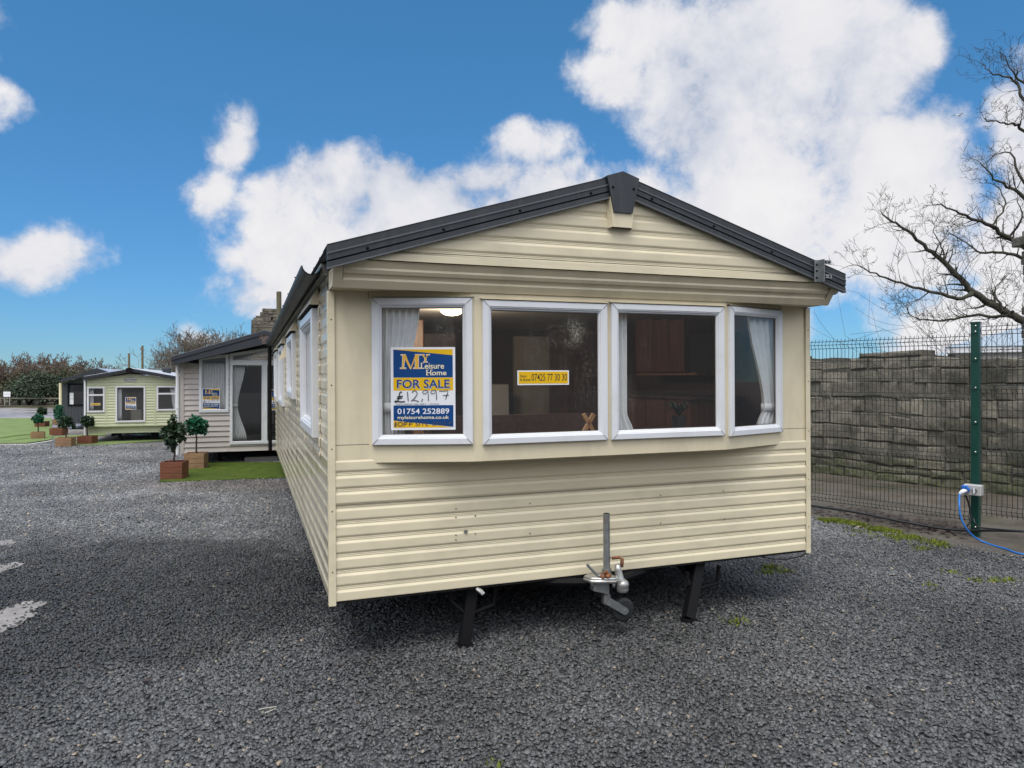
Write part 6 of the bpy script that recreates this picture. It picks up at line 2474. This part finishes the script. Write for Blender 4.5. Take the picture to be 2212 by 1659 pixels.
def big_tree():
    rr = random.Random(21)
    Y = 14.0
    base = at(2330, 818, Y)
    t = thing('bare_tree', 'large bare winter tree reaching over the stone wall from the right', 'tree', (base.x, Y, 0))
    o = Vector((base.x, Y, 0))
    cu = lambda cx_, cy_: (1693.6 + .448 * cx_, .4479 * cy_)
    mb = MB()
    tr = [Vector((0, 0, 0)), Vector((-.02, 0, 1.2)), Vector((.0, 0, 2.2)), Vector((-.06, .05, 3.6)), Vector((-.02, .1, 5.4)), Vector((-.12, .1, 7.4)), Vector((-.2, .1, 9.0))]
    mb.tube(tr, [.34, .27, .24, .19, .14, .08, .03], 12)
    mb.build('trunk', M['bark'], t, smooth=True)
    limbs = [
        ([(1290, 1600), (1157, 1550), (1060, 1500), (910, 1410), (850, 1340), (770, 1260), (690, 1200), (620, 1140), (540, 1080), (475, 1040)], .085, .15),
        ([(910, 1412), (840, 1440), (730, 1410), (620, 1385), (510, 1345), (420, 1310), (340, 1275)], .042, -.3),
        ([(1100, 1505), (1040, 1530), (900, 1520), (800, 1540), (700, 1545), (620, 1520), (570, 1460)], .036, .35),
        ([(1380, 1330), (1157, 1190), (1080, 1150), (1000, 1090), (900, 1050), (830, 1020), (740, 985)], .060, -.2),
        ([(1380, 1340), (1157, 1245), (1060, 1220), (950, 1220), (880, 1170), (800, 1130)], .042, .6),
        ([(1370, 1150), (1157, 950), (1080, 900), (1000, 850), (950, 780)], .045, .1),
        ([(1370, 900), (1157, 640), (1120, 600), (1040, 590), (970, 575)], .036, -.3),
        ([(1360, 700), (1157, 490), (1130, 420), (1080, 370), (1000, 350), (965, 310)], .036, .3),
        ([(1360, 560), (1157, 400), (1100, 340), (1060, 260)], .030, -.1),
        ([(1380, 1000), (1157, 880), (1090, 740), (1000, 760)], .036, .5),
        ([(1000, 1090), (1060, 1000), (1050, 920), (1010, 890)], .022, .4),
        ([(1060, 1500), (1020, 1430), (1030, 1380), (1080, 1330)], .028, .5),
        ([(1080, 1150), (1150, 1050), (1120, 960)], .026, -.6),
        ([(770, 1260), (760, 1190), (720, 1120), (730, 1070)], .016, -.4),
    ]
    mb, tw = MB(), MB()
    for li, mir, (pts, r0, dy) in [(k, 0, q) for k, q in enumerate(limbs)] + [(k, 1, limbs[k]) for k in (0, 3, 5, 6, 7, 8, 9)]:
        thin = .5 if li in (6, 7, 8, 9) else .72
        P = []
        for k, (cx_, cy_) in enumerate(pts):
            u, v = cu(cx_, cy_)
            P.append(at(u, v, Y + dy * k * .35) - o)
        P = smooth_path(P, 4)
        if mir:                                        # limbs on the far side of the trunk, out of the picture
            P = [Vector((-p.x * .85 - .1, p.y - .3, p.z * 1.04 + .1)) for p in P]
        P = [p + Vector((rr.gauss(0, .008), rr.gauss(0, .02), rr.gauss(0, .012))) for p in P]
        rad = [max(r0 * (1 - .82 * i / (len(P) - 1)), .006) for i in range(len(P))]
        mb.tube(P, rad, 7, cap=False)
        tot = len(P)
        for i in range(2, tot):
            fr = i / tot
            for _ in range(2 if fr > .25 else 1):
                if rr.random() < .72 * thin:
                    dd = (P[i] - P[i - 1]).normalized()
                    s = Vector((rr.gauss(0, 1), rr.gauss(0, .7), rr.gauss(.25, 1)))
                    s = (s - dd * s.dot(dd)).normalized()
                    nd = (dd * rr.uniform(.3, .8) + s * .8).normalized()
                    twig(tw, P[i], nd, rr.uniform(.20, .52) * (1 - .25 * fr), max(rad[i] * .45, .006), 3, rr, .16, .09, 4, .88)
        twig(tw, P[-1], (P[-1] - P[-2]).normalized(), .35, .007, 2, rr, .17, .05)
    mb.build('limb', M['bark'], t, smooth=True)
    tw.build('crown', M['bark'], t, fix=False)
big_tree()


def bare_tree_proto(seed, h, m, label, group, spread=.55, lev=4, base_r=.09, dens=1.15, stems=5, zlow=.0, rmin=.012):
    rr = random.Random(seed)
    t = thing('bare_tree', label, 'tree', group=group)
    mb = MB()
    mb.tube([(0, 0, -.02), (.03, 0, h * .2), (.0, .04, h * .42)], [base_r, base_r * .75, base_r * .5], 7)
    mb.build('trunk', m, t)
    mb = MB()
    for i in range(stems * 2):
        a = 2 * math.pi * (i / (stems * 2)) + rr.uniform(-.3, .3)
        z = h * rr.uniform(.08 + zlow, .42)
        d = Vector((math.cos(a) * spread, math.sin(a) * spread, rr.uniform(.45, 1))).normalized()
        twig(mb, Vector((0, 0, z)), d, h * rr.uniform(.28, .42), max(base_r * .35, rmin), lev, rr, .10, .16, 3, dens, rmin)
    # thicken twigs so that they carry at distance
    mb.build('crown', m, t, fix=False)
    return t


tgp = 'bare scrub trees beyond the car park'
pr = [bare_tree_proto(41, 2.9, M['twig_far'], 'brown bare scrub tree', tgp, .7, 4, .08, 1.25, 6, .0, .013), bare_tree_proto(42, 2.45, M['twig_far'], 'brown bare scrub tree', tgp, .8, 4, .07, 1.25, 6, .0, .013)]
spots = [(-90, 47, 1.0, 0), (-40, 48, 1.0, 1), (5, 47.5, 1.0, 0), (38, 50, .95, 1), (70, 48, 1.15, 0), (98, 49, 1.18, 1), (125, 50, 1.0, 0), (150, 48, 1.0, 1), (182, 50, 1.05, 0), (212, 49, 1.1, 1), (245, 52, .9, 0), (20, 52, 1.1, 1), (60, 53, 1.15, 0),
         (-150, 47, 1.0, 1), (-220, 49, 1.1, 0), (112, 53, 1.2, 0)]
tl = ['tall brown bare scrub tree in the row beyond the car park, one of the thicket']
for k, (u, Y, s, i) in enumerate(spots):
    p = at(u, V0, Y)
    lab = 'brown bare scrub tree in the thicket beyond the wet car park'
    if k < 2 and i == k % 2 and False:
        pass
    o = dup(pr[i], (p.x, Y, .0), random.uniform(0, 6), lab, s)
for o in pr:                                           # the two first ones stand in the row as well
    o['label'] = 'brown bare scrub tree in the thicket beyond the wet car park'
pr[0].location = (at(-10, V0, 50).x, 50, 0)
pr[1].location = (at(165, V0, 52).x, 52, 0)

tgb = 'grey bare trees behind the taupe caravan'
pb_ = [bare_tree_proto(51, 4.0, M['twig_grey'], 'grey bare tree', tgb, .45, 4, .10, 1.08, 6, .1, .009), bare_tree_proto(52, 3.8, M['twig_grey'], 'grey bare tree', tgb, .6, 4, .09, 1.05, 6, .1, .009)]
lab = 'grey brown bare tree rising behind the roof of the taupe caravan'
for k, (u, Y, s, i) in enumerate(((356, 32, .74, 1), (395, 38, 1.0, 0), (425, 38, 1.0, 1), (455, 40, 1.05, 0), (485, 38, 1.0, 1), (515, 42, 1.05, 0), (540, 44, 1.05, 1), (372, 42, .85, 0))):
    p = at(u, V0, Y)
    if k < 2:
        o = pb_[i]
        o.location = (p.x, Y, 0)
        o.scale = (s, s, s)
        o['label'] = lab
    else:
        dup(pb_[i], (p.x, Y, 0), k * 1.3, lab, s)

# evergreen bushes
M['ever'] = mat('evergreen leaf', (0.022, 0.042, 0.020), (0.045, 0.075, 0.032), rough=0.6, scale=.8, island=.45)
M['olive'] = mat('olive leaf', (0.045, 0.050, 0.020), (0.085, 0.085, 0.035), rough=0.7, scale=.8, island=.4)
def bush(u, Y, w, h, m, label, seed, n=3800):
    rr = random.Random(seed)
    p = at(u, V0, Y)
    t = thing('evergreen_bush', label, 'bush', (p.x, Y, 0), group='evergreen bushes beyond the car park')
    mb = MB()
    for i in range(5):
        a = i * 1.26
        mb.tube([(0, 0, -.02), (w * .2 * math.cos(a), w * .2 * math.sin(a), h * .6)], [.06, .02], 5)
    mb.build('trunk', M['bark'], t)
    mb = MB()
    for i in range(15):
        a, k = rr.uniform(0, 6.28), rr.random() ** .5
        c = (w * .42 * k * math.cos(a), w * .3 * k * math.sin(a), h * rr.uniform(.22, .42) + h * .35 * (1 - k))
        leaf_blob(mb, c, h * rr.uniform(.24, .36), n // 15, .15, rr, (1.15, 1, .9))
    mb.build('crown', m, t, fix=False)
bush(95, 44.5, 3.6, 2.7, M['ever'], 'broad dark green bush standing in front of the bare thicket', 61)
bush(62, 45.2, 2.6, 2.2, M['ever'], 'lower dark green bush left of the broad one', 62, 2600)
bush(128, 46.0, 2.8, 3.2, M['olive'], 'taller olive green bush behind the broad dark one', 63, 3000)
bush(42, 46.6, 1.7, 2.9, M['olive'], 'yellowish narrow bush at the left of the dark bushes', 64, 1600)
bush(160, 46.2, 2.6, 2.8, M['olive'], 'olive bush showing just left of the dark grey caravan roof', 65, 2200)

# low verge, rail and notice board beyond the car park
mb = MB()
mb.extrude([(-60, 43.2, 0), (-5, 43.2, 0), (-5, 44.0, 0), (-60, 44.0, 0)], (0, 0, .12))
tag(mb.build('verge_kerb', M['earth']), 'low dark kerb at the far side of the car park', 'kerb')
rail = thing('rail_fence', 'low rail fence with thin posts along the far edge of the car park', 'fence', (0, 43.6, 0))
M['rail'] = mat('pale rail', (0.16, 0.16, 0.12), rough=.8)
mb = MB()
mb.box(-60, -8, -.03, .03, .52, .60)
mb.build('rail', M['rail'], rail)
for i in range(12):
    mb = MB()
    x = -56 + i * 4.0 + .45
    mb.bbox(x - .05, x + .05, -.05, .05, 0, 1.0, .01)
    mb.build('post', M['black'], rail)
p, q = at(7.5, 857, 43.2), at(22.5, 846, 43.2)
nb = thing('notice_board', 'small white notice board in front of the thicket at the left edge', 'sign', ((p.x + q.x) / 2, 43.2, 0))
mb = MB()
w_ = (q.x - p.x) / 2
mb.box(-w_, w_, -.01, .01, p.z, q.z, 0)
mb.box(-w_ * .8, w_ * .8, -.013, -.0105, (p.z + q.z) / 2 - .008, (p.z + q.z) / 2 + .008, 1)
mb.build('board', [M['sign_white'], M['eave']], nb)
for s in (-1, 1):
    mb = MB()
    mb.box(s * w_ * .7 - .025, s * w_ * .7 + .025, .012, .06, 0, q.z)
    mb.build('leg', M['eave'], nb)

# poles
def pole(label, u, vt, Y, r, m, cross=False):
    p = at(u, vt, Y)
    t = thing('wooden_pole', label, 'pole', (p.x, Y, 0))
    mb = MB()
    mb.tube([(0, 0, 0), (.01, 0, p.z * .5), (0, 0, p.z - .03), (0, 0, p.z)], [r, r * .97, r * .95, r * .88], 12)
    mb.build('shaft', m, t)
    if cross:
        mb = MB()
        mb.box(-.12, .06, -.04, .04, p.z - .25, p.z - .12)
        mb.build('bracket', M['eave'], t)
pole('thick weathered wooden pole between the ruin and the beige caravan roof', 602.5, 630, 24.0, .088, M['wood_post'])
pole('short greenish pole rising behind the gable of the green caravan', 278.5, 763, 27.0, .042, M['wood_post'])
pole('thin distant pole with a small bracket behind the green caravan roof', 307.5, 747, 42.0, .065, M['wood_post'], True)

# white building beyond the wall
M['render'] = mat('off white render', (0.62, 0.60, 0.55), rough=0.7, var=0.05)
M['blue_roof'] = mat('pale blue grey roof', (0.33, 0.40, 0.46), rough=0.5, var=0.06)
BY = 30.0
bx0 = (2043 - U0) / F_PX * BY
ez = CAM_H + (V0 - 750) / F_PX * BY
wb = thing('white_building', 'low white building with a pale blue grey roof seen over the stone wall', 'building', (bx0, BY, 0), (0, 0, R(-34)))
mb = MB()
mb.box(.3, 22, .3, 9, 0, ez - .25)
mb.build('wall', M['render'], wb)
mb = MB()
mb.bbox(.0, 22.3, .0, .12, ez - .26, ez, .02)
mb.bbox(.0, .12, .12, 9.3, ez - .26, ez, .02)
mb.build('fascia', M['white_far'], wb)
mb = MB()
mb.add([(-.05, -.05, ez + .004), (22.3, -.05, ez + .004), (22.3, 9.3, ez + .004), (-.05, 9.3, ez + .004), (2.8, 4.6, ez + 1.05), (22.3, 4.6, ez + 1.05)], [(0, 1, 5, 4), (4, 5, 2, 3), (0, 4, 3)])
mb.build('roof', M['blue_roof'], wb)
mb = MB()
mb.box(.05, .30, .31, .36, ez - .9, ez - .3)
mb.build('pillar', M['mortar'], wb)

# shrubs by the wall
def shrub(u, v, Y, n, h, m, label, seed, lev=2, r=.007):
    rr = random.Random(seed)
    p = at(u, v, Y)
    t = thing('bare_shrub', label, 'shrub', (p.x, Y, 0), group='bare shrubs by the stone wall')
    mb = MB()
    for i in range(n):
        a = rr.uniform(0, 6.28)
        d = Vector((math.cos(a) * .35, math.sin(a) * .35, 1)).normalized()
        twig(mb, Vector((rr.gauss(0, .25), rr.gauss(0, .2), 0)), d, h * rr.uniform(.8, 1.1), r, lev, rr, .06, .06, 5, 1.0)
    mb.build('stems', m, t, fix=False)
shrub(1768, V0, 15.5, 34, 1.25, M['twig_far'], 'brown twiggy shrub topping the wall beside the beige caravan', 71, 2, .009)
shrub(2060, V0, 12.0, 7, 2.45, M['bark'], 'thin upright saplings sprouting behind the wall left of the green post', 72, 2, .006)
shrub(2150, V0, 11.6, 12, 2.5, M['bark'], 'tangle of thin bare shoots right of the green post', 73, 2, .008)

# gull in the sky
M['gull'] = mat('white feathers', (0.75, 0.75, 0.76), rough=.8, var=.1)
gp = at(2071, 250, 40)
mb = MB()
mb.tube([(-.16, 0, 0), (-.10, 0, .01), (0, 0, .015), (.10, 0, .01), (.17, 0, .02), (.20, 0, .015)], [.01, .035, .05, .04, .025, .006], 8)
for s in (-1, 1):
    mb.add([(.08, s * .03, .02), (-.05, s * .03, .02), (-.02, s * .22, .10), (.08, s * .22, .11), (-.06, s * .45, .03), (.0, s * .46, .04),
            (.08, s * .03, .03), (-.05, s * .03, .03), (-.02, s * .22, .11), (.08, s * .22, .12)],
           [(0, 3, 2, 1), (3, 5, 4, 2), (6, 7, 8, 9), (9, 8, 4, 5)])
o = mb.build('gull', M['gull'], None, smooth=False)
o.location = gp
o.rotation_euler = (R(8), 0, R(25))
tag(o, 'small white gull gliding in the blue gap right of the large cloud', 'bird')
